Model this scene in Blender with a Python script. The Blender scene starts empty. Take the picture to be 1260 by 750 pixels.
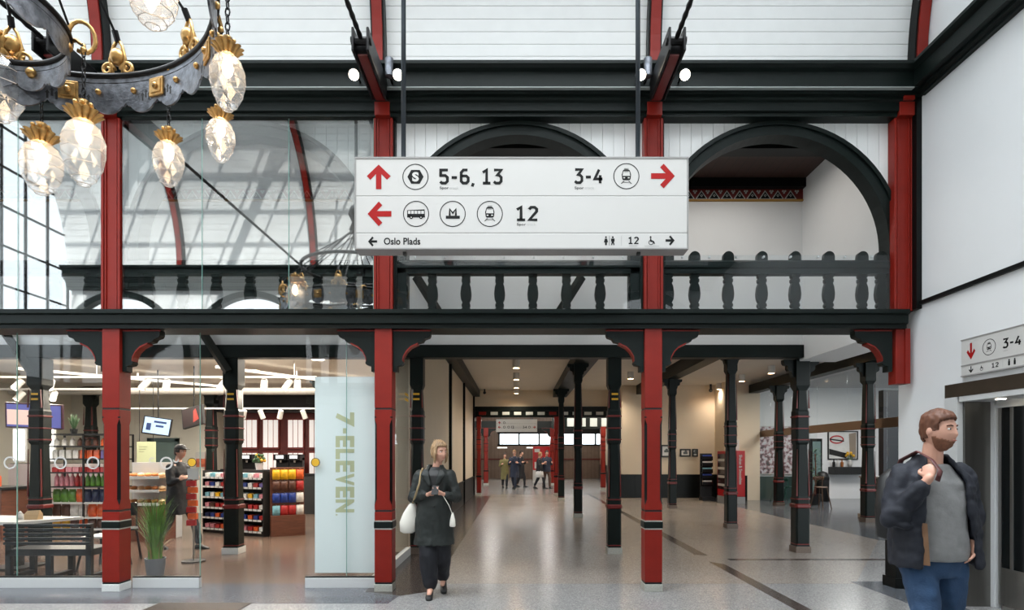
import bpy, math, random
from math import sin, cos, pi, radians as R, sqrt, exp
from mathutils import Vector, Matrix

# ------------------------------------------------------------------ camera, light, exposure
SC = bpy.context.scene
COL = SC.collection
F = 712.0          # focal length in pixels of the 1260 px frame
VX, VY = 636.0, 560.0
EYE = 1.55
cam_d = bpy.data.cameras.new('camera')
cam = bpy.data.objects.new('camera', cam_d)
COL.objects.link(cam)
cam.location = (0, 0, EYE)
cam.rotation_euler = (pi / 2, 0, 0)
cam_d.sensor_fit = 'HORIZONTAL'
cam_d.sensor_width = 36.0
cam_d.lens = F / 1260 * 36
cam_d.shift_x = -(VX - 630) / 1260
cam_d.shift_y = (VY - 375) / 1260
cam_d.clip_start = 0.02
cam_d.clip_end = 300
SC.camera = cam
SC.view_settings.view_transform = 'Standard'
SC.view_settings.look = 'None'
SC.view_settings.gamma = 1
SC.view_settings.use_curve_mapping = False
SC.view_settings.exposure = 0.42
SC.cycles.use_denoising = True
SC.cycles.max_bounces = 10
SC.cycles.diffuse_bounces = 5
SC.cycles.glossy_bounces = 4
SC.cycles.transparent_max_bounces = 24
SC.cycles.sample_clamp_indirect = 4.0
SC.cycles.caustics_reflective = False
SC.cycles.caustics_refractive = False

WORLD = 2.3
w = bpy.data.worlds.new('sky')
SC.world = w
w.use_nodes = True
bg = w.node_tree.nodes['Background']
bg.inputs[0].default_value = (0.90, 0.96, 1.0, 1)
bg.inputs[1].default_value = WORLD

sun_d = bpy.data.lights.new('sun', 'SUN')
sun = bpy.data.objects.new('sun', sun_d)
COL.objects.link(sun)
sun_d.energy = 6.0
sun_d.angle = 0.01
sun_d.color = (1, 0.96, 0.9)
sdir = Vector((-0.35, -0.8, -0.55)).normalized()      # travels towards the wall behind the camera
sun.rotation_euler = sdir.to_track_quat('-Z', 'Y').to_euler()
sun.location = (0, 20, 20)


def area(name, loc, size, power, color=(1, 1, 1), direction=(0, 0, -1), parent=None):
    d = bpy.data.lights.new(name, 'AREA')
    d.shape = 'RECTANGLE'
    d.size, d.size_y = size
    d.energy = power
    d.color = color
    o = bpy.data.objects.new(name, d)
    COL.objects.link(o)
    o.location = loc
    o.rotation_euler = Vector(direction).to_track_quat('-Z', 'Y').to_euler()
    return o


# daylight of the glazed roof ridge above the hall
area('roof_daylight', (-3.0, 3.2, 8.9), (13.0, 3.6), 620, (0.93, 0.97, 1.0)).data.spread = R(105)


def PX(x, Z):
    return (x - VX) * Z / F


def PH(y, Z):
    return EYE + (VY - y) * Z / F


def lin(c):
    out = []
    for v in c:
        v /= 255.0
        out.append(v / 12.92 if v <= 0.04045 else ((v + 0.055) / 1.055) ** 2.4)
    return (*out, 1)


# ------------------------------------------------------------------ materials
MATS = {}


def mat(name, col, rough=0.5, metal=0.0, vary=0.0, scale=6.0, bump=0.0, bscale=40.0, emit=0.0, spec=0.5, coat=0.0, stretch=(1, 1, 1)):
    if name in MATS:
        return MATS[name]
    m = bpy.data.materials.new(name)
    m.use_nodes = True
    nt = m.node_tree
    b = nt.nodes['Principled BSDF']
    c = lin(col)
    b.inputs['Base Color'].default_value = c
    b.inputs['Roughness'].default_value = rough
    b.inputs['Metallic'].default_value = metal
    b.inputs['Specular IOR Level'].default_value = spec
    b.inputs['Coat Weight'].default_value = coat
    if emit:
        b.inputs['Emission Color'].default_value = c
        b.inputs['Emission Strength'].default_value = emit
    if vary or bump:
        tc = nt.nodes.new('ShaderNodeTexCoord')
        mp = nt.nodes.new('ShaderNodeMapping')
        mp.inputs['Scale'].default_value = stretch
        nt.links.new(tc.outputs['Object'], mp.inputs['Vector'])
    if vary:
        n = nt.nodes.new('ShaderNodeTexNoise')
        n.inputs['Scale'].default_value = scale
        n.inputs['Detail'].default_value = 5
        nt.links.new(mp.outputs[0], n.inputs['Vector'])
        r = nt.nodes.new('ShaderNodeValToRGB')
        r.color_ramp.elements[0].position = 0.3
        r.color_ramp.elements[1].position = 0.7
        r.color_ramp.elements[0].color = tuple(max(0, v * (1 - vary)) for v in c[:3]) + (1,)
        r.color_ramp.elements[1].color = tuple(min(1, v * (1 + vary)) for v in c[:3]) + (1,)
        nt.links.new(n.outputs['Fac'], r.inputs['Fac'])
        nt.links.new(r.outputs['Color'], b.inputs['Base Color'])
    if bump:
        n2 = nt.nodes.new('ShaderNodeTexNoise')
        n2.inputs['Scale'].default_value = bscale
        n2.inputs['Detail'].default_value = 3
        nt.links.new(mp.outputs[0], n2.inputs['Vector'])
        bp = nt.nodes.new('ShaderNodeBump')
        bp.inputs['Strength'].default_value = bump
        bp.inputs['Distance'].default_value = 0.01
        nt.links.new(n2.outputs['Fac'], bp.inputs['Height'])
        nt.links.new(bp.outputs['Normal'], b.inputs['Normal'])
    MATS[name] = m
    return m


def terrazzo(name, c1, c2, c3, rough=0.18, spec=0.5, coat=0.0):
    m = bpy.data.materials.new(name)
    m.use_nodes = True
    nt = m.node_tree
    b = nt.nodes['Principled BSDF']
    tc = nt.nodes.new('ShaderNodeTexCoord')
    vo = nt.nodes.new('ShaderNodeTexVoronoi')
    vo.inputs['Scale'].default_value = 90
    nt.links.new(tc.outputs['Object'], vo.inputs['Vector'])
    r = nt.nodes.new('ShaderNodeValToRGB')
    e = r.color_ramp.elements
    e[0].position, e[0].color = 0.0, lin(c1)
    e[1].position, e[1].color = 1.0, lin(c3)
    x = e.new(0.45)
    x.color = lin(c2)
    nt.links.new(vo.outputs['Color'], r.inputs['Fac'])
    n = nt.nodes.new('ShaderNodeTexNoise')
    n.inputs['Scale'].default_value = 0.9
    n.inputs['Detail'].default_value = 4
    nt.links.new(tc.outputs['Object'], n.inputs['Vector'])
    mr = nt.nodes.new('ShaderNodeMapRange')
    mr.inputs['To Min'].default_value = rough * 0.9
    mr.inputs['To Max'].default_value = rough * 1.12
    nt.links.new(n.outputs['Fac'], mr.inputs['Value'])
    nt.links.new(mr.outputs[0], b.inputs['Roughness'])
    mx = nt.nodes.new('ShaderNodeMixRGB')
    mx.blend_type = 'MULTIPLY'
    mx.inputs[0].default_value = 0.05
    nt.links.new(r.outputs['Color'], mx.inputs[1])
    nt.links.new(n.outputs['Fac'], mx.inputs[2])
    nt.links.new(mx.outputs[0], b.inputs['Base Color'])
    b.inputs['Specular IOR Level'].default_value = spec
    b.inputs['Coat Weight'].default_value = coat
    b.inputs['Coat Roughness'].default_value = 0.08
    return m


def glass(name, refl=0.1, tint=(1, 1, 1), rough=0.0, haze=0.0, fres=True):
    m = bpy.data.materials.new(name)
    m.use_nodes = True
    nt = m.node_tree
    nt.nodes.remove(nt.nodes['Principled BSDF'])
    out = nt.nodes['Material Output']
    t = nt.nodes.new('ShaderNodeBsdfTransparent')
    t.inputs[0].default_value = (*tint, 1)
    g = nt.nodes.new('ShaderNodeBsdfGlossy')
    g.inputs['Roughness'].default_value = rough
    # reflection of one pane face, the same from either side: 0.03 + 0.6 (1 - cos)^5
    ge = nt.nodes.new('ShaderNodeNewGeometry')
    dt = nt.nodes.new('ShaderNodeVectorMath')
    dt.operation = 'DOT_PRODUCT'
    nt.links.new(ge.outputs['Normal'], dt.inputs[0])
    nt.links.new(ge.outputs['Incoming'], dt.inputs[1])
    ab = nt.nodes.new('ShaderNodeMath')
    ab.operation = 'ABSOLUTE'
    nt.links.new(dt.outputs['Value'], ab.inputs[0])
    iv = nt.nodes.new('ShaderNodeMath')
    iv.operation = 'SUBTRACT'
    iv.inputs[0].default_value = 1.0
    nt.links.new(ab.outputs[0], iv.inputs[1])
    pw_ = nt.nodes.new('ShaderNodeMath')
    pw_.operation = 'POWER'
    pw_.inputs[1].default_value = 5.0
    nt.links.new(iv.outputs[0], pw_.inputs[0])
    ad = nt.nodes.new('ShaderNodeMath')
    ad.operation = 'MULTIPLY_ADD'
    ad.use_clamp = True
    ad.inputs[1].default_value = 0.6 if fres else 0.05
    ad.inputs[2].default_value = refl + (0.03 if fres else 0.0)
    nt.links.new(pw_.outputs[0], ad.inputs[0])
    mx = nt.nodes.new('ShaderNodeMixShader')
    nt.links.new(ad.outputs[0], mx.inputs[0])
    nt.links.new(t.outputs[0], mx.inputs[1])
    nt.links.new(g.outputs[0], mx.inputs[2])
    if haze:
        d = nt.nodes.new('ShaderNodeBsdfTranslucent')
        d2 = nt.nodes.new('ShaderNodeMixShader')
        d2.inputs[0].default_value = haze
        nt.links.new(mx.outputs[0], d2.inputs[1])
        nt.links.new(d.outputs[0], d2.inputs[2])
        nt.links.new(d2.outputs[0], out.inputs[0])
    else:
        nt.links.new(mx.outputs[0], out.inputs[0])
    MATS[name] = m
    return m


def planks(name, col, dark, axis, width, rough=0.5):
    """boards with narrow seams across one object axis (0, 1, 2)"""
    m = bpy.data.materials.new(name)
    m.use_nodes = True
    nt = m.node_tree
    b = nt.nodes['Principled BSDF']
    tc = nt.nodes.new('ShaderNodeTexCoord')
    sp = nt.nodes.new('ShaderNodeSeparateXYZ')
    nt.links.new(tc.outputs['Object'], sp.inputs[0])
    dv = nt.nodes.new('ShaderNodeMath')
    dv.operation = 'DIVIDE'
    dv.inputs[1].default_value = width
    nt.links.new(sp.outputs[axis], dv.inputs[0])
    fr = nt.nodes.new('ShaderNodeMath')
    fr.operation = 'FRACT'
    nt.links.new(dv.outputs[0], fr.inputs[0])
    lt = nt.nodes.new('ShaderNodeMath')
    lt.operation = 'LESS_THAN'
    lt.inputs[1].default_value = 0.05
    nt.links.new(fr.outputs[0], lt.inputs[0])
    n = nt.nodes.new('ShaderNodeTexNoise')
    n.inputs['Scale'].default_value = 5
    nt.links.new(tc.outputs['Object'], n.inputs['Vector'])
    c0 = nt.nodes.new('ShaderNodeMixRGB')
    c0.inputs[1].default_value = lin([v * 0.82 for v in col])
    c0.inputs[2].default_value = lin(col)
    nt.links.new(n.outputs['Fac'], c0.inputs[0])
    mx = nt.nodes.new('ShaderNodeMixRGB')
    mx.inputs[2].default_value = lin(dark)
    nt.links.new(lt.outputs[0], mx.inputs[0])
    nt.links.new(c0.outputs[0], mx.inputs[1])
    nt.links.new(mx.outputs[0], b.inputs['Base Color'])
    b.inputs['Roughness'].default_value = rough
    return m


DARK = mat('dark_green_paint', (13, 22, 20), 0.42, vary=0.15, bump=0.05, spec=0.2)
BLACKP = mat('black_paint', (8, 11, 11), 0.42, vary=0.1, spec=0.2)
RED = mat('red_paint', (126, 28, 18), 0.42, vary=0.08, bump=0.05, spec=0.3)
DRED = mat('dark_red_paint', (98, 18, 14), 0.42)
GRAN = mat('granite', (168, 168, 160), 0.5, vary=0.15, scale=60)
BROWNGR = mat('brown_granite', (98, 84, 74), 0.5, vary=0.2, scale=60)
WHITE = mat('white_paint', (228, 229, 228), 0.55, vary=0.02)
WALLW = mat('white_plaster', (224, 226, 227), 0.6, vary=0.015, scale=2, bump=0.02)
CREAM = mat('cream_plaster', (214, 200, 178), 0.6, vary=0.02, scale=2, bump=0.02)
CEILW = mat('ceiling_plaster', (214, 208, 198), 0.7, vary=0.02, scale=2)
WAINS = mat('wainscot_black', (14, 18, 17), 0.4, vary=0.1, spec=0.25)
STEEL = mat('brushed_steel', (170, 168, 164), 0.32, 1.0, vary=0.06, scale=30, stretch=(1, 1, 0.03))
STEELW = mat('pale_steel', (206, 208, 208), 0.4, 0.1)
BRONZE = mat('dark_bronze', (74, 64, 54), 0.4, 0.5, vary=0.1)
BLACK = mat('matt_black', (16, 17, 18), 0.5)
IRON = mat('black_iron', (22, 21, 22), 0.45, 0.6, vary=0.1)
SILV = mat('wrought_steel', (118, 121, 128), 0.34, 0.8, vary=0.45, scale=18, bump=0.35, bscale=60)
BRASS = mat('antique_brass', (190, 150, 92), 0.36, 0.8, vary=0.4, scale=24)
SIGNW = mat('sign_white', (198, 197, 194), 0.45)
SIGNB = mat('sign_black', (18, 20, 20), 0.5, spec=0.2)
SIGNR = mat('sign_red', (160, 16, 16), 0.5, spec=0.25)
SIGNG = mat('sign_grey', (176, 176, 174), 0.5)
CABLE = mat('steel_rod', (70, 76, 82), 0.35, 0.7)
YELLOW = mat('yellow_mark', (214, 166, 38), 0.5)
WOODC = mat('ceiling_timber', (70, 44, 34), 0.6, vary=0.3, scale=4, stretch=(1, 12, 1))
WOODB = mat('brown_wood', (104, 62, 44), 0.5, vary=0.25, scale=5, stretch=(1, 1, 8))
WOODL = mat('light_wood', (180, 140, 96), 0.5, vary=0.2, scale=5, stretch=(8, 1, 1))
GLASS_UP = glass('balcony_glass', 0.30, (0.94, 0.97, 0.97))
GLASS = glass('shop_glass', 0.0, (0.985, 0.99, 0.988))
GLASS_CAFE = glass('cafe_glass', 0.03, (0.95, 0.97, 0.97), fres=False)
GLASS_ROOF = glass('roof_glass', 0.03, (0.95, 0.97, 0.98), fres=False)
GEDGE = mat('glass_edge', (120, 160, 150), 0.1, 0.0)
LAMPG = glass('lamp_glass', 0.08, (0.98, 0.97, 0.96), 0.05, haze=0.2)
GLOW = mat('lamp_glow', (255, 222, 180), 0.5, emit=14)
GLOWW = mat('spot_glow', (255, 240, 215), 0.5, emit=12)
LENS = mat('downlight_lens', (255, 238, 212), 0.5, emit=6)
FIXT = mat('fixture_white', (214, 212, 206), 0.45)


# ------------------------------------------------------------------ mesh helpers
ORG = {}


class MB:
    def __init__(s):
        s.v, s.f, s.m = [], [], []

    def add(s, vs, fs, mi=0):
        b = len(s.v)
        s.v.extend(tuple(v) for v in vs)
        s.f.extend(tuple(b + i for i in f) for f in fs)
        s.m.extend([mi] * len(fs))
        return s

    def box(s, x0, y0, z0, x1, y1, z1, mi=0):
        x0, x1 = min(x0, x1), max(x0, x1)
        y0, y1 = min(y0, y1), max(y0, y1)
        z0, z1 = min(z0, z1), max(z0, z1)
        return s.add([(x0, y0, z0), (x1, y0, z0), (x1, y1, z0), (x0, y1, z0), (x0, y0, z1), (x1, y0, z1), (x1, y1, z1), (x0, y1, z1)],
                     [(0, 3, 2, 1), (4, 5, 6, 7), (0, 1, 5, 4), (1, 2, 6, 5), (2, 3, 7, 6), (3, 0, 4, 7)], mi)

    def obox(s, c, size, M=None, mi=0):
        """box about a centre, turned by a 3x3 matrix"""
        a = MB().box(-size[0] / 2, -size[1] / 2, -size[2] / 2, size[0] / 2, size[1] / 2, size[2] / 2)
        M = M or Matrix.Identity(3)
        c = Vector(c)
        return s.add([c + M @ Vector(v) for v in a.v], a.f, mi)

    def prism(s, poly, frm, a, b, mi=0, sides=None):
        """closed 2D polygon; frm(u, v, w) gives the 3D point; extruded w from a to b"""
        n = len(poly)
        vs = [frm(u, v, a) for u, v in poly] + [frm(u, v, b) for u, v in poly]
        s.add(vs, [tuple(range(n)), tuple(range(2 * n - 1, n - 1, -1))], mi)
        s.add(vs, [(i, i + n, (i + 1) % n + n, (i + 1) % n) for i in range(n)], mi if sides is None else sides)
        return s

    def tube(s, pts, r, n=8, mi=0, closed=False):
        pts = [Vector(p) for p in pts]
        k = len(pts)
        rs = r if isinstance(r, (list, tuple)) else [r] * k
        up = None
        rings = []
        for i in range(k):
            if closed:
                t = pts[(i + 1) % k] - pts[i - 1]
            else:
                t = pts[min(i + 1, k - 1)] - pts[max(i - 1, 0)]
            t = t.normalized() if t.length > 1e-9 else Vector((0, 0, 1))
            if up is None:
                up = Vector((0, 0, 1)) if abs(t.z) < 0.9 else Vector((0, 1, 0))
            a = t.cross(up)
            a = a.normalized() if a.length > 1e-6 else t.orthogonal().normalized()
            b = a.cross(t).normalized()
            up = b
            rr = rs[i]
            ra, rb = rr if isinstance(rr, (list, tuple)) else (rr, rr)
            rings.append([pts[i] + a * ra * cos(2 * pi * j / n) + b * rb * sin(2 * pi * j / n) for j in range(n)])
        return s.loft(rings, mi, cap=not closed, closed=closed)

    def loft(s, rings, mi=0, cap=True, closed=False):
        n = len(rings[0])
        k = len(rings)
        vs = [p for rg in rings for p in rg]
        fs = []
        for i in range(k if closed else k - 1):
            a, b = i * n, ((i + 1) % k) * n
            for j in range(n):
                j2 = (j + 1) % n
                fs.append((a + j, a + j2, b + j2, b + j))
        if cap:
            fs.append(tuple(range(n - 1, -1, -1)))
            fs.append(tuple((k - 1) * n + j for j in range(n)))
        return s.add(vs, fs, mi)

    def lathe(s, prof, o=(0, 0, 0), n=16, mi=0, M=None, cap=True):
        o = Vector(o)
        M = M or Matrix.Identity(3)
        rings = [[o + M @ Vector((r * cos(2 * pi * j / n), r * sin(2 * pi * j / n), z)) for j in range(n)] for r, z in prof]
        return s.loft(rings, mi, cap)

    def ball(s, c, r, n=12, mi=0, fn=None):
        c = Vector(c)
        rx, ry, rz = r if isinstance(r, (list, tuple)) else (r, r, r)
        m = n
        h = max(4, n // 2 + 1)
        vs = [c + Vector((0, 0, -rz))]
        for i in range(1, h):
            a = -pi / 2 + pi * i / h
            for j in range(m):
                p = 2 * pi * j / m
                vs.append(c + Vector((rx * cos(a) * cos(p), ry * cos(a) * sin(p), rz * sin(a))))
        vs.append(c + Vector((0, 0, rz)))
        fs = []
        for j in range(m):
            fs.append((0, 1 + (j + 1) % m, 1 + j))
            fs.append((len(vs) - 1, 1 + (h - 2) * m + j, 1 + (h - 2) * m + (j + 1) % m))
        for i in range(h - 2):
            for j in range(m):
                a = 1 + i * m
                fs.append((a + j, a + (j + 1) % m, a + m + (j + 1) % m, a + m + j))
        return s.add(vs, fs, mi)

    def oct(s, cx, cy, secs, mi=0, mc=None):
        """square shaft with chamfered corners: secs = (height, half width, chamfer)"""
        rings = []
        for h, a, c in secs:
            c = max(c, 0.003)
            rings.append([(cx + u, cy + v, h) for u, v in ((a - c, -a), (a, -a + c), (a, a - c), (a - c, a), (-a + c, a), (-a, a - c), (-a, -a + c), (-a + c, -a))])
        for i in range(len(rings) - 1):
            for j in range(8):
                j2 = (j + 1) % 8
                ch = (j % 2 == 0) and mc is not None and max(secs[i][2], secs[i + 1][2]) > 0.008
                s.add([rings[i][j], rings[i][j2], rings[i + 1][j2], rings[i + 1][j]], [(0, 1, 2, 3)], mc if ch else mi)
        s.add(rings[0], [tuple(range(7, -1, -1))], mi)
        s.add(rings[-1], [tuple(range(8))], mi)
        return s

    def merge(s, o, M=None, t=(0, 0, 0)):
        t = Vector(t)
        M = M or Matrix.Identity(3)
        b = len(s.v)
        s.v.extend(tuple(M @ Vector(v) + t) for v in o.v)
        s.f.extend(tuple(b + i for i in f) for f in o.f)
        s.m.extend(o.m)
        return s

    def build(s, name, mats, parent=None, smooth=False, bevel=0.0, segs=2, loc=None):
        me = bpy.data.meshes.new(name)
        if parent is not None:
            org = ORG[parent.name]
        else:
            org = Vector(loc) if loc is not None else Vector((0, 0, 0))
        me.from_pydata([tuple(Vector(v) - org) for v in s.v], [], s.f)
        for m in (mats if isinstance(mats, (list, tuple)) else [mats]):
            me.materials.append(m)
        me.polygons.foreach_set('material_index', s.m)
        if smooth:
            me.polygons.foreach_set('use_smooth', [True] * len(me.polygons))
        me.validate()
        me.update()
        o = bpy.data.objects.new(name, me)
        COL.objects.link(o)
        if parent is not None:
            o.parent = parent
        else:
            o.location = org
        ORG[o.name] = org
        if smooth == 'auto':
            me.set_sharp_from_angle(angle=R(35))
        if bevel:
            bv = o.modifiers.new('edge', 'BEVEL')
            bv.width = bevel
            bv.segments = segs
            bv.limit_method = 'ANGLE'
            bv.angle_limit = R(40)
        return o


def thing(name, label, cat, loc, group=None, kind='thing'):
    o = bpy.data.objects.new(name, None)
    COL.objects.link(o)
    o.location = loc
    o.empty_display_size = 0.1
    ORG[o.name] = Vector(loc)
    return tag(o, label, cat, group, kind)


def tag(o, label, cat=None, group=None, kind='thing'):
    o['label'] = label
    if cat:
        o['category'] = cat
    if group:
        o['group'] = group
    if kind:
        o['kind'] = kind
    return o


def struct(o):
    o['kind'] = 'structure'
    return o


def kids(o):
    return [c for c in COL.objects if c.parent == o]


def copy_tree(o, parent=None, children=None):
    ch = children if children is not None else [(c, [(g, []) for g in kids(c)]) for c in kids(o)]
    c = o.copy()
    COL.objects.link(c)
    c.parent = parent
    ORG[c.name] = Vector(c.location)
    for k, sub in ch:
        copy_tree(k, c, sub)
    return c


ORD = ['first', 'second', 'third', 'fourth', 'fifth', 'sixth', 'seventh', 'eighth', 'ninth', 'tenth', 'eleventh', 'twelfth', 'thirteenth', 'fourteenth', 'fifteenth']


def text2d(s, bold=0.0):
    """flat lettering as (verts2d, faces), unit size, left aligned"""
    cu = bpy.data.curves.new('lettering', 'FONT')
    cu.body = s
    cu.offset = bold
    cu.resolution_u = 4
    o = bpy.data.objects.new('lettering', cu)
    COL.objects.link(o)
    dg = bpy.context.evaluated_depsgraph_get()
    me = bpy.data.meshes.new_from_object(o.evaluated_get(dg))
    vs = [(v.co.x, v.co.y) for v in me.vertices]
    fs = [tuple(p.vertices) for p in me.polygons]
    bpy.data.objects.remove(o)
    bpy.data.curves.remove(cu)
    bpy.data.meshes.remove(me)
    return vs, fs


def put_text(mb, s, rect, frm, mi=0, bold=0.02, mirror=False, rot=False):
    """lettering scaled to fill rect = (u0, v0, u1, v1) (v down), placed by frm(u, v)"""
    vs, fs = text2d(s, bold)
    x0, x1 = min(v[0] for v in vs), max(v[0] for v in vs)
    y0, y1 = min(v[1] for v in vs), max(v[1] for v in vs)
    u0, v0, u1, v1 = rect
    out = []
    for x, y in vs:
        a, b = (x - x0) / (x1 - x0), (y - y0) / (y1 - y0)
        if rot:            # reading downwards
            a, b = b, 1 - a
            if not mirror:
                pass
            else:
                a = 1 - a
        out.append(frm(u0 + a * (u1 - u0), v1 + b * (v0 - v1)))
    mb.add(out, fs, mi)

# ================================================================== SETTING
HX0, HX1 = -10.4, 4.55            # hall, left end and right wall
YF = 6.58                         # fronts of the arcade columns
BAYS = [-9.28, -6.2, -3.07, 0.0175, 3.0]   # arch centres
COLX = [-7.72, -4.62, -1.52, 1.555]

T_LIGHT = terrazzo('terrazzo_light', (116, 116, 117), (140, 140, 140), (170, 169, 167), 0.2)
T_GREY = terrazzo('terrazzo_grey', (62, 64, 70), (82, 84, 90), (112, 114, 118), 0.2)
T_DARK = terrazzo('terrazzo_dark', (46, 40, 38), (64, 57, 54), (86, 78, 74), 0.2)
T_BROWN = terrazzo('terrazzo_brown', (76, 62, 54), (92, 76, 66), (110, 92, 82), 0.22)
T_SLATE = terrazzo('terrazzo_slate', (70, 74, 80), (92, 96, 102), (112, 116, 122), 0.16)

struct(MB().box(-14, -7, -0.3, 16, 45, 0).build('floor', T_LIGHT))


def inlay(name, poly, m, h=0.002):
    return struct(MB().prism(poly, lambda u, v, w_: (u, v, w_), 0.0002, h).build(name, m))


inlay('floor_band', [(-12, 6.06), (-1.35, 6.06), (-1.30, 6.38), (-1.74, 6.58), (-1.74, 7.0), (-12, 7.0)], T_GREY)
inlay('floor_shop', [(-12, 7.0), (-1.74, 7.0), (-1.74, 19), (-12, 19)], T_BROWN)
inlay('floor_border', [(-1.73, 6.59), (-1.29, 6.39), (-1.0, 6.60), (-1.0, 22.0), (-1.73, 22.0)], T_DARK)
inlay('floor_strip', [(2.78, 9.05), (2.96, 8.95), (2.93, 23.5), (2.81, 23.5)], T_DARK)
inlay('floor_strip', [(2.80, 5.0), (2.96, 5.0), (2.96, 8.25), (2.80, 8.45)], T_DARK)
inlay('floor_strip', [(3.15, 8.55), (5.6, 8.55), (5.6, 8.68), (3.15, 8.68)], T_DARK)
inlay('floor_border', [(4.1, 2.0), (4.55, 2.0), (4.55, 7.12), (4.1, 7.12)], T_SLATE)
inlay('floor_slate', [(6.62, 10.6), (9.0, 8.6), (9.0, 10.6), (14, 10.6), (14, 22), (6.62, 22)], T_SLATE)

T_WARMLIT = terrazzo('terrazzo_warm_lit', (118, 112, 106), (142, 135, 128), (170, 163, 156), 0.24)  # light terrazzo again, with the passage lamps' warm light put into its colour
inlay('floor_passage', [(-1.0, 7.0), (4.1, 7.0), (6.62, 10.6), (6.62, 21.2), (3.8, 21.2), (3.8, 23.0), (-1.0, 23.0)], T_WARMLIT, 0.0012)

# --- long cornice over the arcade: profile in (depth, height)
CORN = [(6.75, 5.39), (6.56, 5.39), (6.56, 5.43), (6.53, 5.44), (6.53, 5.53), (6.50, 5.545), (6.50, 5.575), (6.46, 5.585), (6.46, 5.615), (6.41, 5.63), (6.41, 5.80), (6.37, 5.815), (6.33, 5.84), (6.33, 5.875), (6.75, 5.875)]
struct(MB().prism(CORN, lambda u, v, w_: (w_, u, v), HX0, HX1).build('trim_1', DARK))
OPP = -0.18 + 6.58            # mirrored position of the arcade behind the camera: y -> OPP - y
struct(MB().prism([(OPP - u, v) for u, v in CORN], lambda u, v, w_: (w_, u, v), HX0, HX1).build('trim_2', DARK))
# right wall cornice
RC = [(4.60, 5.56), (4.50, 5.56), (4.50, 5.585), (4.46, 5.60), (4.46, 5.63), (4.40, 5.64), (4.40, 5.80), (4.37, 5.815), (4.34, 5.84), (4.34, 5.875), (4.60, 5.875)]
struct(MB().prism(RC, lambda u, v, w_: (u, w_, v), -0.2, 6.45).build('trim_3', DARK))
struct(MB().box(HX0, 6.402, 5.618, 4.40, 6.46, 5.629).build('trim_4', mat('ledge_highlight', (150, 156, 154), .5)))  # pale strip painted as the highlight line along the cornice

# --- board walls above the arches, every board its own strip, arch soffit
ACH, ARO, ARI = 3.95, 1.44, 1.29


def arcade(name, yf, yb, bays, xa, xb):
    mb = MB()
    x = xa
    while x < xb - 1e-6:
        x1 = min(x + 0.128, xb)
        lo = []
        for k in range(5):
            u = x + 0.002 + (x1 - x - 0.004) * k / 4
            z = 3.9
            for c in bays:
                d = abs(u - c)
                if d < ARO - 0.03:
                    z = max(z, ACH + sqrt((ARO - 0.03) ** 2 - d * d))
            lo.append((u, z))
        if min(z for u, z in lo) < 5.40:
            poly = [(u, min(z, 5.40)) for u, z in lo] + [(lo[-1][0], 5.42), (lo[0][0], 5.42)]
            mb.prism(poly, lambda u, v, w_: (u, w_, v), yf, yb, 0)
        x = x1
    return struct(mb.build(name, WHITE))


def arch(name, c, yf, yb):
    mb = MB()
    N = 40
    rings = []
    pts = [(pi, -0.75)] + [(pi * (1 - k / N), 0) for k in range(N + 1)] + [(0, -0.75)]
    for a, dz in pts:
        o, i = (c + ARO * cos(a), ACH + ARO * sin(a) + dz), (c + ARI * cos(a), ACH + ARI * sin(a) + dz)
        m = (c + (ARO - 0.045) * cos(a), ACH + (ARO - 0.045) * sin(a) + dz)
        rings.append([(i[0], yf, i[1]), (m[0], yf, m[1]), (m[0], yf - 0.025, m[1]), (o[0], yf - 0.025, o[1]), (o[0], yb, o[1]), (i[0], yb, i[1])])
    mb.loft(rings)
    return struct(mb.build(name, DARK))


arcade('wall_front', 6.70, 6.73, BAYS, HX0, 4.5)
for n_, c in enumerate(BAYS):
    arch('trim_%d' % (10 + n_), c, 6.66, 6.86)
OB = [-9.3] + BAYS
arcade('wall_rear', OPP - 6.70, OPP - 6.73, BAYS, HX0, 4.5)
for n_, c in enumerate(BAYS):
    o = arch('trim_%d' % (20 + n_), c, OPP - 6.66, OPP - 6.86)

# gallery beam under the balustrade
GB = [(6.92, 2.99), (6.56, 2.99), (6.56, 3.03), (6.53, 3.045), (6.53, 3.135), (6.50, 3.15), (6.50, 3.195), (6.92, 3.195)]
struct(MB().prism(GB, lambda u, v, w_: (w_, u, v), HX0, 4.42).build('trim_5', DARK))
struct(MB().prism([(OPP - u, v) for u, v in GB], lambda u, v, w_: (w_, u, v), HX0, 4.42).build('trim_6', DARK))

# --- barrel vault: boards on both flanks, glazing at the crown
VCY, VR, VH = 3.2, 3.36, 5.87
A1 = 54


def vpt(a, r=VR):
    return (VCY + r * cos(R(a)), VH + r * sin(R(a)))


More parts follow.
